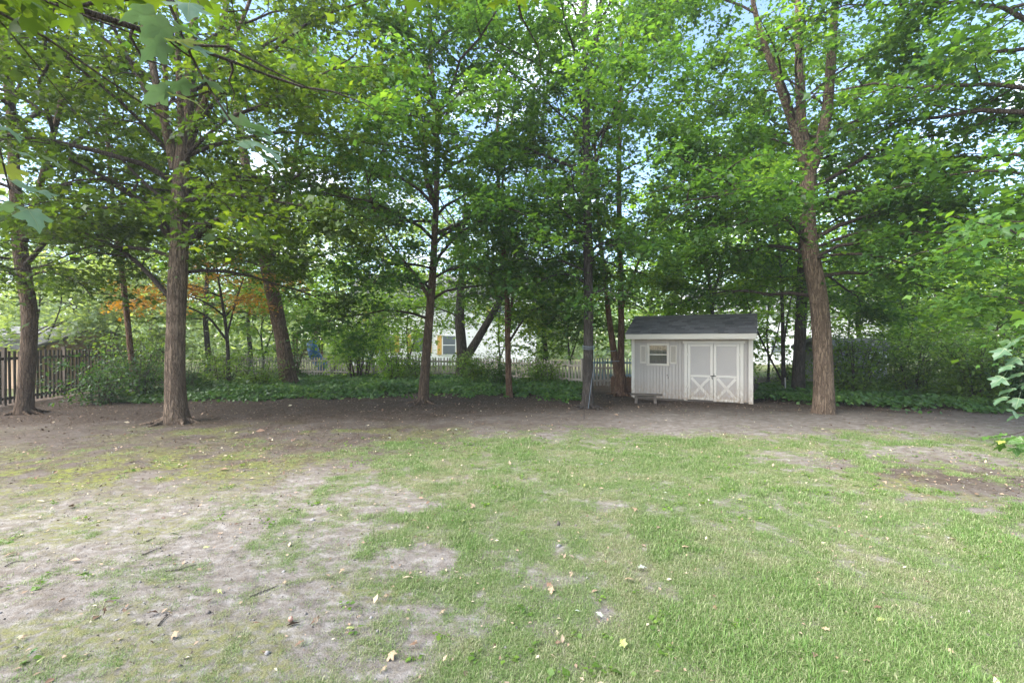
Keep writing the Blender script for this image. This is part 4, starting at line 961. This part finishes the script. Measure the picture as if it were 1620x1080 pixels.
for (x0, x1) in ((.28, .50), (1.252, 1.475)):
    sh = MB().box(x0, x0 + .04, -.03, -.001, 1.21, 1.83).box(x1 - .04, x1, -.03, -.001, 1.21, 1.83).box(x0 + .04, x1 - .04, -.029, -.001, 1.78, 1.83).box(x0 + .04, x1 - .04, -.029, -.001, 1.21, 1.27).build('shutter', M['cream'], shed, .002)
    p0 = None
    for q in range(14):
        if p0 is None:
            Mx = Matrix.Rotation(R(35), 4, 'X')
            o = p0 = MB().box(x0 + .041, x1 - .041, -.016, .016, -.003, .003, Mx).build('slat', M['cream'], sh)
        else: o = p0.copy(); S.collection.objects.link(o)
        o.location = (0, -.016, 1.288 + q * .0365)

# ------------------------------------------------------------------ bench, cords, stakes, timber edge
bn = thing('bench', 'low weathered plank bench in front of the shed\'s window wall', 'bench', (4.26, 15.35, 0), R(-17))
MB().box(-.49, .49, -.15, .15, .245, .285).build('seat', M['old_wood'], bn, .004)
for x_ in (-.30, .27):
    Mx = Matrix.Translation((x_, 0, .12)) @ Matrix.Rotation(R(4 if x_ < 0 else -4), 4, 'Y')
    MB().box(-.045, .045, -.11, .11, -.15, .124, Mx).build('leg', M['old_wood'], bn, .004)
MB().box(-.25, .22, -.02, .02, .19, .243).build('stretcher', M['old_wood'], bn)

def ring(c, r, z, n=22, dz=0.0):
    a = np.linspace(0, 2 * np.pi, n); return np.stack([c[0] + r * np.cos(a), c[1] + r * np.sin(a), z + dz * np.sin(a)], 1)
q = P(931, 548, 14.2)
cm = MB()
for dz in (0, .03, -.05): cm.tube(ring(q, .185, q[2] + dz, 22, .03), np.full(22, .007), 5)
cm.tube([(q[0] + .13, q[1] - .15, q[2]), (q[0] + .12, q[1] - .22, 1.2), (q[0] + .02, q[1] - .27, .6), (q[0] - .06, q[1] - .34, .03)], [.0055] * 4, 5)
tag(cm.build('cord', M['cord']), 'pale cord knotted round the straight dark trunk and trailing to the soil', 'cord')
q = P(967, 553, 17.5); cm = MB()
cm.tube(ring(q, .17, q[2], 22, .05), np.full(22, .009), 5)
cm.tube([(q[0] - .1, q[1] - .17, q[2] - .03), (q[0] - .45, q[1] - .05, q[2] - .40), (q[0] - .2, q[1] - .2, q[2] - .42), (q[0] + .25, q[1] - .2, q[2] - .40)], [.01] * 4, 5)
tag(cm.build('cord', M['cord']), 'pale blue cord looped on the twin stemmed tree', 'cord')
q = G(1243, 624); mb = MB().tube([(q[0], q[1], -.05), (q[0] - .02, q[1], .62)], [.022, .02], 8)
tag(mb.build('garden_stake', M['stake']), 'short pale stake standing in the ivy beside the shed', 'stake')
q = G(924, 662); mb = MB().tube([(q[0], q[1], -.05), (q[0], q[1], .25), (q[0] + .01, q[1], .3)], [.009, .009, .004], 6)
tag(mb.build('garden_stake', M['iron']), 'thin dark rod stuck in bare soil in front of the dark trunk', 'stake')
tb = thing('timber_edge', 'low brown timber edge between the twin stemmed tree and the shed', 'planter', (4.0, 18.6, 0), R(-10))
for q in range(3): MB().box(-.2, 1.3, 0, .06, .02 + q * .19, .2 + q * .19).build('plank', M['brown_wood'], tb, .005)
for x_ in (-.15, 1.2): MB().box(x_, x_ + .08, .061, .14, -.05, .62).build('post', M['brown_wood'], tb, .005)

# ------------------------------------------------------------------ fences
def fence(name, label, A, B, h, w, pitch, mat, point=True, post_every=2.4, post_h=0.08, rails=(0.28, 0.80), lift=0.06, th=.02, flip=1):
    A, B = np.array(A, float), np.array(B, float); d = B - A; ln = np.linalg.norm(d); a = math.atan2(d[1], d[0])
    t = thing(name, label, 'fence', (A[0], A[1], 0), a)
    if point: poly = [(0, lift), (w, lift), (w, h - .06), (w / 2, h), (0, h - .06)]
    else: poly = [(0, lift), (w, lift), (w, h), (0, h)]
    me = MB().prism(poly, 1, 0, th).build('picket', M[mat], t); n = int(ln / pitch)
    for i in range(n):
        o = me if i == 0 else me.copy()
        if i: S.collection.objects.link(o)
        o.location = (i * pitch, -th * flip, rng.normal(0, .008)); o.rotation_euler = (0, rng.normal(0, .012), 0)
    for f in rails:
        y0, y1 = (.022, .06) if flip > 0 else (-.04, -.003)
        MB().box(0, ln, y0, y1, h * f - .045, h * f + .045).build('rail', M[mat], t)
    pz = None
    for q in np.arange(0, ln + .1, post_every):
        y0, y1 = (.061, .15) if flip > 0 else (-.13, -.041)
        o = MB().box(q - .045, q + .045, y0, y1, -.05, h + post_h).box(q - .055, q + .055, y0 - .01, y1 + .01, h + post_h, h + post_h + .03).build('post', M[mat], t)
    return t
fence('picket_fence', 'dark brown close-set picket fence running along the side of the yard', (-14.6, 10.0), (-17.0, 25.0), 1.66, .09, .172, 'fence_brown', False, rails=(.13, .86), th=.016)
fence('picket_fence', 'pale white picket fence behind the ivy from the yard corner to the old tree', (-17.0, 27.2), (-2.6, 25.4), 1.12, .075, .155, 'fence_pale', flip=-1)
fence('picket_fence', 'weathered pinkish picket fence between the peeling tree and the dark trunk', (-2.5, 25.2), (3.0, 20.6), 1.14, .085, .165, 'fence_grey', flip=-1, post_h=.06)
fence('picket_fence', 'short return of weathered pickets beside the twin stemmed tree', (3.1, 20.6), (4.4, 20.75), 1.02, .085, .165, 'fence_grey', flip=-1, post_every=1.25)
fence('picket_fence', 'blue-grey picket fence glimpsed beyond the shed\'s low corner', (3.6, 23.6), (7.2, 23.2), 1.15, .06, .13, 'fence_blue', flip=-1)

# ------------------------------------------------------------------ neighbouring buildings
def siding(mb, x0, x1, y, z0, z1, step=.16):
    z = z0
    while z < z1 - .01:
        t = min(z + step, z1)
        mb.add([(x0, y - .018, z), (x1, y - .018, z), (x1, y, t), (x0, y, t), (x0, y, z), (x1, y, z)], [(0, 1, 2, 3), (0, 4, 5, 1)]); z = t
def house(name, label, x0, x1, y0, y1, h, rise, wallm, roofm, wins, shut, over=.4, axis='x', cat='house', rz=0.0):
    t = thing(name, label, cat, ((x0 + x1) / 2, y0, 0), rz); w = (x1 - x0) / 2; dp = y1 - y0
    MB().box(-w, w, 0, dp, -.1, h).build('wall', M[wallm], t)
    mb = MB(); siding(mb, -w, w, -.004, 0.1, h - .05); o = mb.build('siding', M[wallm], t); o['kind'] = 'stuff'
    rf = MB().prism([(-over, h - .12), (dp / 2, h + rise), (dp + over, h - .12), (dp + over, h + .02), (dp / 2, h + rise + .15), (-over, h + .02)], 0, -w - .4, w + .4).build('roof', M[roofm], t)
    MB().prism([(0.0, h), (dp, h), (dp / 2, h + rise - .05)], 0, -w + .01, w - .01).build('gable', M[wallm], t)
    if cat == 'house': MB().box(-w - .42, w + .42, -over - .1, -over - .004, h - .14, h).build('gutter', M['house_white'], t)
    for (cx_, cz_, ww, hh) in wins:
        f = MB().box(cx_ - ww / 2 - .09, cx_ + ww / 2 + .09, -.06, -.025, cz_ - hh / 2 - .09, cz_ + hh / 2 + .09).build('window', M['house_white'], t)
        MB().box(cx_ - ww / 2, cx_ + ww / 2, -.075, -.064, cz_ - hh / 2, cz_ + hh / 2).build('pane', M['sky_toned_pane'], f)
        MB().box(cx_ - ww / 2, cx_ + ww / 2, -.09, -.078, cz_ - .03, cz_ + .03).build('sash_rail', M['house_white'], f)
        if shut:
            for s_ in (-1, 1):
                c2 = cx_ + s_ * (ww / 2 + .09 + .2)
                MB().box(c2 - .18, c2 + .18, -.065, -.025, cz_ - hh / 2 - .05, cz_ + hh / 2 + .05).build('shutter', M[shut], t)
    return t
m_, t_, b_ = newmat('sky_toned_pane'); b_.inputs['Base Color'].default_value = (.13, .15, .17, 1); b_.inputs['Roughness'].default_value = .08; M['sky_toned_pane'] = m_  # sky reflection is put into the grey-blue pane colour
house('house', 'white sided house with yellow shutters glimpsed behind the pale pickets', -13.5, 2.0, 40, 49, 5.2, 2.8, 'house_white', 'roof_grey',
      [(-4.6, 1.8, 1.1, 1.4), (0.55, 1.65, 1.0, 1.5), (-1.9, 1.8, 1.1, 1.4), (-5.6, 4.2, 1.0, 1.2), (4.6, 4.2, 1.0, 1.2)], 'yellow')
house('house', 'white house showing in slivers behind the shed and dark trunk', 16.0, 32.0, 41, 50, 4.6, 2.6, 'house_white', 'roof_grey', [(-5.5, 1.7, 1.1, 1.4), (-1.5, 1.7, 1.1, 1.4)], None)
house('garage', 'tan garage with a low grey roof behind the brown fence', -26.5, -19.8, 20.0, 25.5, 1.75, .75, 'tan', 'roof_grey', [(1.2, 1.1, .8, .8)], None, cat='garage')
house('outbuilding', 'dark grey outbuilding half hidden in the shrub border', 13.2, 15.2, 19.6, 22.0, 1.75, .2, 'grey_wall', 'roof_grey', [(0.6, 1.15, .5, .6)], None, .2, cat='shed')

# play set beyond the pale pickets
ps = thing('playset', 'wooden play set with a bright blue tube slide beyond the pale pickets', 'playset', (-13.6, 32.0, 0), R(15))
for x_ in (-.8, .8):
    for y_ in (0, 1.4): MB().box(x_ - .06, x_ + .06, y_ - .06, y_ + .06, -.05, 2.3).build('post', M['brown_wood'], ps)
MB().box(-.9, .9, -.1, 1.5, 1.05, 1.13).build('deck', M['brown_wood'], ps)
MB().box(-.9, .9, -.12, -.065, 1.3, 1.45).build('railing', M['brown_wood'], ps)
MB().prism([(-1.0, 2.3), (0, 2.9), (1.0, 2.3), (0, 2.82)], 1, -.2, 1.6).build('roof', M['brown_wood'], ps)
q = resample(np.array([(.4, -.15, 1.75), (.45, -.7, 1.65), (.6, -1.0, 1.1), (.9, -.9, .6), (1.2, -1.1, .28)]), 16)
MB().tube(q, np.full(16, .36), 14).build('slide', M['blue_plastic'], ps, smooth=True)

# ------------------------------------------------------------------ far wood behind the houses
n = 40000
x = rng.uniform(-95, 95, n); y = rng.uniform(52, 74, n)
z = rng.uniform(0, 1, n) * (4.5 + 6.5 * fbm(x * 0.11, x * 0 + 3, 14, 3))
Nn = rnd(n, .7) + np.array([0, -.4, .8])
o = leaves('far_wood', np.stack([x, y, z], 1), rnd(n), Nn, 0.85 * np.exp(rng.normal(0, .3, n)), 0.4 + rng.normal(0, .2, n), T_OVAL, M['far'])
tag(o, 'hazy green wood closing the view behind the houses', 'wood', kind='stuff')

# ------------------------------------------------------------------ large near leaves
def big_leaf(mat, curl=0.5, fold=0.22, lob=1.0, seed=0):
    """a lobed maple leaf with veins pressed in, a drooping tip and a petiole"""
    r_ = np.random.default_rng(seed)
    half = [(0, 0), (-.03, .12), (-.06, .30), (.05, .37), (.13, .30), (.22, .30), (.27, .40), (.40, .60), (.50, .50), (.53, .36), (.49, .24), (.62, .22), (.70, .26), (.78, .14), (.88, .08), (1.0, 0)]
    out_ = half + [(a_, -b_) for a_, b_ in half[-2:0:-1]]
    V = [(.30, 0, 0)]; 
    mid_ = []
    for (a_, b_) in out_: mid_.append((.30 + (a_ - .30) * .55, b_ * .55))
    def lift(a_, b_):
        d_ = math.hypot(a_ - .2, b_); return -curl * .32 * d_ ** 2 + fold * abs(b_) * .5 - .04 * math.sin(9 * b_ + 5 * a_ + seed)
    V = [(a_, b_, lift(a_, b_)) for a_, b_ in [(.30, 0)] + mid_ + out_]; n_ = len(out_)
    Fs = [(0, 1 + i, 1 + (i + 1) % n_) for i in range(n_)] + [(1 + i, 1 + n_ + i, 1 + n_ + (i + 1) % n_, 1 + (i + 1) % n_) for i in range(n_)]
    o_ = len(V)
    for i in range(5):                                                  # petiole
        f = i / 4; V += [(-.55 * f, .008, .16 * f * f), (-.55 * f, -.008, .16 * f * f + .004)]
        if i: Fs.append((o_ + 2 * i - 2, o_ + 2 * i, o_ + 2 * i + 1, o_ + 2 * i - 1))
    nb_ = len(Fs)
    for (ta, tb) in ((.96, 0), (.40, .57), (.40, -.57), (.05, .35), (.05, -.35)):
        ln = math.hypot(ta, tb); px_, py_ = -tb / ln, ta / ln; o_ = len(V)
        for i in range(5):
            f = i / 4; w_ = .011 * (1 - .8 * f); a_, b_ = ta * f, tb * f
            V += [(a_ + px_ * w_, b_ + py_ * w_, lift(a_, b_) + .012), (a_ - px_ * w_, b_ - py_ * w_, lift(a_, b_) + .012)]
            if i: Fs.append((o_ + 2 * i - 2, o_ + 2 * i - 1, o_ + 2 * i + 1, o_ + 2 * i))
    me = mesh('leaf', V, Fs, M[mat], True); me.materials.append(M['vein'])
    for p_ in me.polygons[nb_:]: p_.material_index = 1
    fattr(me, 'tint', np.full(len(V), r_.uniform(0.1, 0.55))); return me
NL = [big_leaf('near', .9, .25, 1, 1), big_leaf('near', .5, .3, 1, 2), big_leaf('near', 1.2, .2, 1, 3)]
NY = big_leaf('near', .8, .3, 1, 9); NY.attributes['tint'].data.foreach_set('value', np.full(len(NY.vertices), .95, np.float32))
def put_leaf(par, base, p, size, me, az, pitch, roll):
    o = link('leaf', me, par); o.location = p - base
    o.rotation_euler = (roll, pitch, az); o.scale = (size,) * 3; return o
# the dangling twig of the overhanging maple
base = np.array(near_tree.location)
tw = MB(); D = 2.0
path = np.array([(-1.9, 2.1, 4.05), P(240, -60, 2.05), P(268, 5, D), P(300, 90, D), P(335, 150, D), P(368, 195, 2.0)])
tw.tube(resample(path - base, 14), np.linspace(.010, .004, 14), 6)
tw.tube(resample(np.array([P(300, 90, D), P(278, 75, 1.98), P(262, 60, 1.95)]) - base, 6), np.linspace(.004, .003, 6), 5)
tw.tube(resample(np.array([(-2.9, 1.7, 4.1), P(-60, 60, 2.4), P(-10, 190, 2.5), P(15, 300, 2.5)]) - base, 10), np.linspace(.010, .004, 10), 6)
tw.tube(resample(np.array([P(330, 145, D), P(290, 158, 2.1), P(230, 172, 2.2)]) - base, 6), np.linspace(.004, .003, 6), 5)
tw.build('twig', M['twig'], near_tree, smooth=True)
for i, (px, py, d, s, az, pt, rl, yl) in enumerate([
        (270, 38, 1.95, .125, 175, 15, 5, 0), (285, 45, 1.95, .115, -30, 25, -10, 0), (262, 68, 1.95, .11, 185, 30, 10, 0), (290, 62, 2.0, .10, -50, 35, 12, 1), (300, 72, 1.98, .10, -20, 30, 15, 0),
        (300, 130, 2.0, .11, 180, 18, -8, 0), (268, 142, 2.0, .11, 190, 28, 8, 0), (275, 150, 2.0, .11, 10, 15, 18, 1), (322, 130, 2.0, .09, 0, 10, 0, 0), (345, 160, 2.05, .09, 10, 60, 0, 0),
        (375, 195, 1.9, .14, 0, 12, 0, 0), (385, 222, 1.85, .16, -10, 18, 14, 0), (400, 235, 1.85, .14, -20, 30, -10, 0), (390, 205, 1.95, .12, -15, 25, 10, 0),
        (300, 5, 2.0, .13, -60, 40, 0, 0), (245, 20, 2.0, .12, 200, 20, 0, 0),
        (18, 285, 2.4, .12, 20, 30, 10, 0), (20, 320, 2.4, .12, 190, 30, -12, 0), (45, 330, 2.4, .12, -10, 55, 12, 0), (5, 345, 2.4, .12, 230, 40, 0, 0), (30, 240, 2.5, .11, 10, 20, 0, 0), (8, 260, 2.5, .11, 100, 30, 0, 1), (60, 300, 2.6, .10, -20, 25, 0, 0), (5, 200, 2.6, .11, 0, 30, 0, 0), (70, 250, 2.7, .10, 30, 20, 0, 0)]):
    put_leaf(near_tree, base, P(px, py, d), s * 1.18, NY if yl else NL[i % 3], R(az), R(pt), R(rl))

# young maple at the lawn's edge reaching in from the side
SL = [big_leaf('sapling', .9, .25, 1, 4), big_leaf('sapling', .6, .3, 1, 5), big_leaf('sapling', 1.1, .2, 1, 6)]
yb = np.array([6.35, 5.3, 0.0])
yt = thing('young_maple', 'young broad-leaved sapling poking in at the edge of the lawn', 'sapling', yb)
tw = MB()
tw.tube(resample(np.array([(0, 0, -.05), (-.05, 0, .8), (-.1, .02, 1.7), (-.05, .1, 2.7), (0, .15, 3.6)]), 12), np.linspace(.035, .010, 12), 7)
tw.build('trunk', M['bark_red'], yt, smooth=True)
spots = [(1605, 540, 5.2), (1590, 552, 5.2), (1612, 566, 5.15), (1600, 578, 5.1), (1618, 590, 5.1), (1586, 596, 5.1), (1604, 614, 5.05), (1590, 628, 5.0), (1612, 630, 5.0), (1600, 648, 5.0), (1616, 655, 5.0), (1630, 605, 5.1), (1640, 560, 5.2), (1640, 640, 5.1), (1650, 585, 5.2), (1622, 530, 5.3), (1636, 518, 5.3)]
tl = MB()
for i, (px, py, d) in enumerate(spots):
    p = P(px, py, d)
    if i % 2 == 0:
        z_ = p[2] + .1; tl.tube(resample(np.array([(-.05, 0, min(z_, 2.6)), (p[0] - yb[0]) * np.array([.5, 0, 0]) + (0, (p[1] - yb[1]) * .5, p[2] + .08), p - yb + (.05, 0, .03)]), 6), np.linspace(.008, .003, 6), 4)
    put_leaf(yt, yb, p, .16 * rng.uniform(.85, 1.15), SL[i % 3], R(180 + rng.normal(0, 40)), R(rng.uniform(8, 40)), R(rng.normal(0, 14)))
arm = [P(1680, 640, 5.0), P(1640, 680, 4.9), P(1600, 690, 4.8), P(1565, 692, 4.7)]
tl.tube(resample(np.array([(-.02, 0, .9)] + [a_ - yb for a_ in arm]), 9), np.linspace(.010, .003, 9), 5)
tl.build('twig', M['twig'], yt, smooth=True)
DK = [big_leaf('ivy', .6, .25, 1, 21), big_leaf('ivy', .9, .2, 1, 22)]
for i, (px, py) in enumerate([(1570, 690), (1580, 696), (1592, 688), (1598, 700), (1607, 690), (1612, 702), (1618, 695), (1590, 704), (1620, 710), (1604, 708), (1628, 690), (1634, 705)]):
    put_leaf(yt, yb, P(px, py, 4.75 + .02 * i), .11 * rng.uniform(.8, 1.2), DK[i % 2], R(190 + rng.normal(0, 50)), R(rng.uniform(0, 30)), R(rng.normal(0, 20)))
put_leaf(yt, yb, P(1586, 697, 4.7), .07, NY, R(200), R(15), 0)
sp = [(*(np.array([rng.normal(0.1, .3), rng.normal(.1, .3), rng.uniform(1.9, 3.7)])), rng.normal(), rng.normal(), 0) for _ in range(40)]
c = crown_leaves('crown', sp, 420, .14, T_HI, M['maple_cool'], yt, .3, .12, lambda C: (C[:, 0] + yb[0]) > 1.065 * (C[:, 1] + yb[1]) - 0.1 * (C[:, 2] > 2.2)); c['kind'] = 'stuff'

# ------------------------------------------------------------------ fallen leaves, seeds, twigs, nut
def fallen(mat, seed, curl):
    me = big_leaf(mat, curl, .5, 1, seed)
    return me
FL = {'tan': [fallen('leaf_tan', 31, 2.4), fallen('leaf_tan', 32, 1.5)], 'brown': [fallen('leaf_brown', 33, 2.2), fallen('leaf_brown', 34, 1.2)], 'yellow': [fallen('leaf_yellow', 35, 1.2)], 'pale': [fallen('leaf_pale', 36, .8)], 'green': [fallen('leaf_green', 37, .8)]}
LB = {'tan': ('dry curled tan leaf lying loose on the lawn and soil', 'tan fallen leaves'), 'brown': ('crumpled red-brown leaf lying loose on the lawn and soil', 'brown fallen leaves'),
      'yellow': ('limp yellow-green leaf lying loose on the lawn and soil', 'yellow-green fallen leaves'), 'pale': ('fallen leaf showing its pale underside on the ground', 'pale fallen leaves'), 'green': ('fresh green leaf fallen on the ground', 'green fallen leaves')}
known = [('tan', 625, 1040), ('tan', 612, 1060), ('tan', 905, 910), ('tan', 872, 936), ('brown', 872, 936), ('tan', 990, 920), ('brown', 95, 960), ('brown', 165, 970), ('tan', 280, 1008), ('yellow', 70, 1045), ('yellow', 258, 925), ('yellow', 345, 942), ('yellow', 330, 870), ('yellow', 430, 860),
         ('green', 281, 852), ('green', 60, 1030), ('pale', 953, 982), ('yellow', 990, 1030), ('tan', 1376, 1055), ('tan', 1325, 1050), ('yellow', 1398, 985), ('tan', 1312, 1003), ('tan', 1280, 700), ('tan', 1305, 686), ('brown', 1477, 716), ('tan', 1472, 712), ('tan', 1500, 672), ('brown', 1475, 668),
         ('brown', 1545, 785), ('brown', 1575, 780), ('tan', 1590, 768), ('tan', 1592, 802), ('brown', 385, 691), ('brown', 670, 666), ('brown', 50, 772), ('brown', 80, 709), ('pale', 615, 693), ('pale', 720, 680), ('green', 760, 700), ('pale', 1250, 675), ('yellow', 735, 830), ('tan', 650, 830), ('brown', 690, 817),
         ('tan', 545, 905), ('yellow', 925, 770), ('tan', 1005, 808), ('pale', 950, 738), ('green', 955, 762), ('yellow', 560, 1000), ('tan', 1080, 870), ('pale', 1010, 900), ('tan', 1140, 725), ('tan', 30, 1015), ('brown', 235, 975), ('brown', 505, 985), ('brown', 480, 1022), ('tan', 570, 980), ('tan', 1115, 935)]
for _ in range(70):
    px = rng.uniform(10, 1610); py = 650 + 420 * rng.uniform() ** 1.5
    known.append((('tan', 'tan', 'brown', 'yellow', 'pale')[rng.integers(5)], px, py))
for i, (kd, px, py) in enumerate(known):
    p = G(px, py); me = FL[kd][i % len(FL[kd])]
    o = link('fallen_leaf', me); s = rng.uniform(.045, .08) if i < 58 else rng.uniform(.03, .06)
    o.scale = (s, s * rng.uniform(.3, .75), s); o.location = (p[0], p[1], float(gz(np.array([p[0]]), np.array([p[1]]))[0]) + .022 + .2 * s)
    o.rotation_euler = (rng.normal(0, .35), rng.normal(0, .3), rng.uniform(0, 6.28))
    gg, mm_, dd, _ = (float(q_[0]) for q_ in masks(np.array([p[0]]), np.array([p[1]])))
    wh = 'the grass' if gg > .45 else ('the dark soil' if dd > .5 else 'the pale dirt')
    sd2 = 'far from the trees' if p[1] < 4.2 else ('in the middle of the yard' if p[1] < 8 else 'close to the trees')
    tag(o, LB[kd][0].replace('the lawn and soil', wh).replace('the ground', wh) + ', ' + sd2, 'fallen leaf', LB[kd][1])
for i, (a, b, lab) in enumerate([((225, 880), (258, 866), 'grey twig on pale dirt above the green fallen leaf'), ((250, 990), (268, 972), 'short dark twig lying on the palest dirt'), ((262, 905), (310, 892), 'long thin grey twig on pale dirt'), ((218, 730), (245, 742), 'bent tan twig on the mossy soil'), ((395, 945), (440, 928), 'thin twig on dirt near the lawn edge'), ((8, 900), (40, 890), 'dark twig at the photo\'s near dirt edge'), ((232, 858), (246, 850), 'stubby grey twig lying on pale dirt')]):
    p, q = G(*a), G(*b); mm = (p + q) / 2 + rng.normal(0, .02, 3) * np.array([1, 1, 0])
    pts = resample(np.array([p, mm, q]), 7); pts[:, 2] = gz(pts[:, 0], pts[:, 1]) + .008
    o = MB().tube(pts, np.linspace(.006, .003, 7), 6).build('fallen_twig', M['dry_twig'], smooth=True); tag(o, lab, 'twig', 'twigs on the dirt')
p = G(460, 985); bm = bmesh.new(); bmesh.ops.create_uvsphere(bm, u_segments=12, v_segments=8, radius=.017)
for v in bm.verts: v.co.z *= 1.15; v.co += v.normal * 0.0012 * math.sin(v.co.x * 400)
me = bpy.data.meshes.new('nut'); bm.to_mesh(me); bm.free(); me.materials.append(M['nut']); me.polygons.foreach_set('use_smooth', [True] * len(me.polygons))
tag(link('nut', me, None, (p[0], p[1], float(gz(p[:1], p[1:2])[0]) + .016)), 'pinkish round nut lying on the bare dirt', 'nut')

# ------------------------------------------------------------------ thin air haze
hb = MB().box(gx[0] - 5, gx[-1] + 5, gy[0] - 5, gy[-1] + 5, -1.2, 24.0).build('haze', None)
hm_ = bpy.data.materials.new('haze'); hm_.use_nodes = True; ht = hm_.node_tree; ht.nodes.clear()
ho = N(ht, 'ShaderNodeOutputMaterial'); hv = N(ht, 'ShaderNodeVolumePrincipled'); hv.inputs['Color'].default_value = (.93, .96, 1, 1); hv.inputs['Density'].default_value = 0.0010; hv.inputs['Anisotropy'].default_value = 0.2
L(ht, hv.outputs[0], ho.inputs['Volume']); hb.data.materials.append(hm_); tag(hb, 'thin pale haze in the air of the yard', 'haze', kind='stuff')
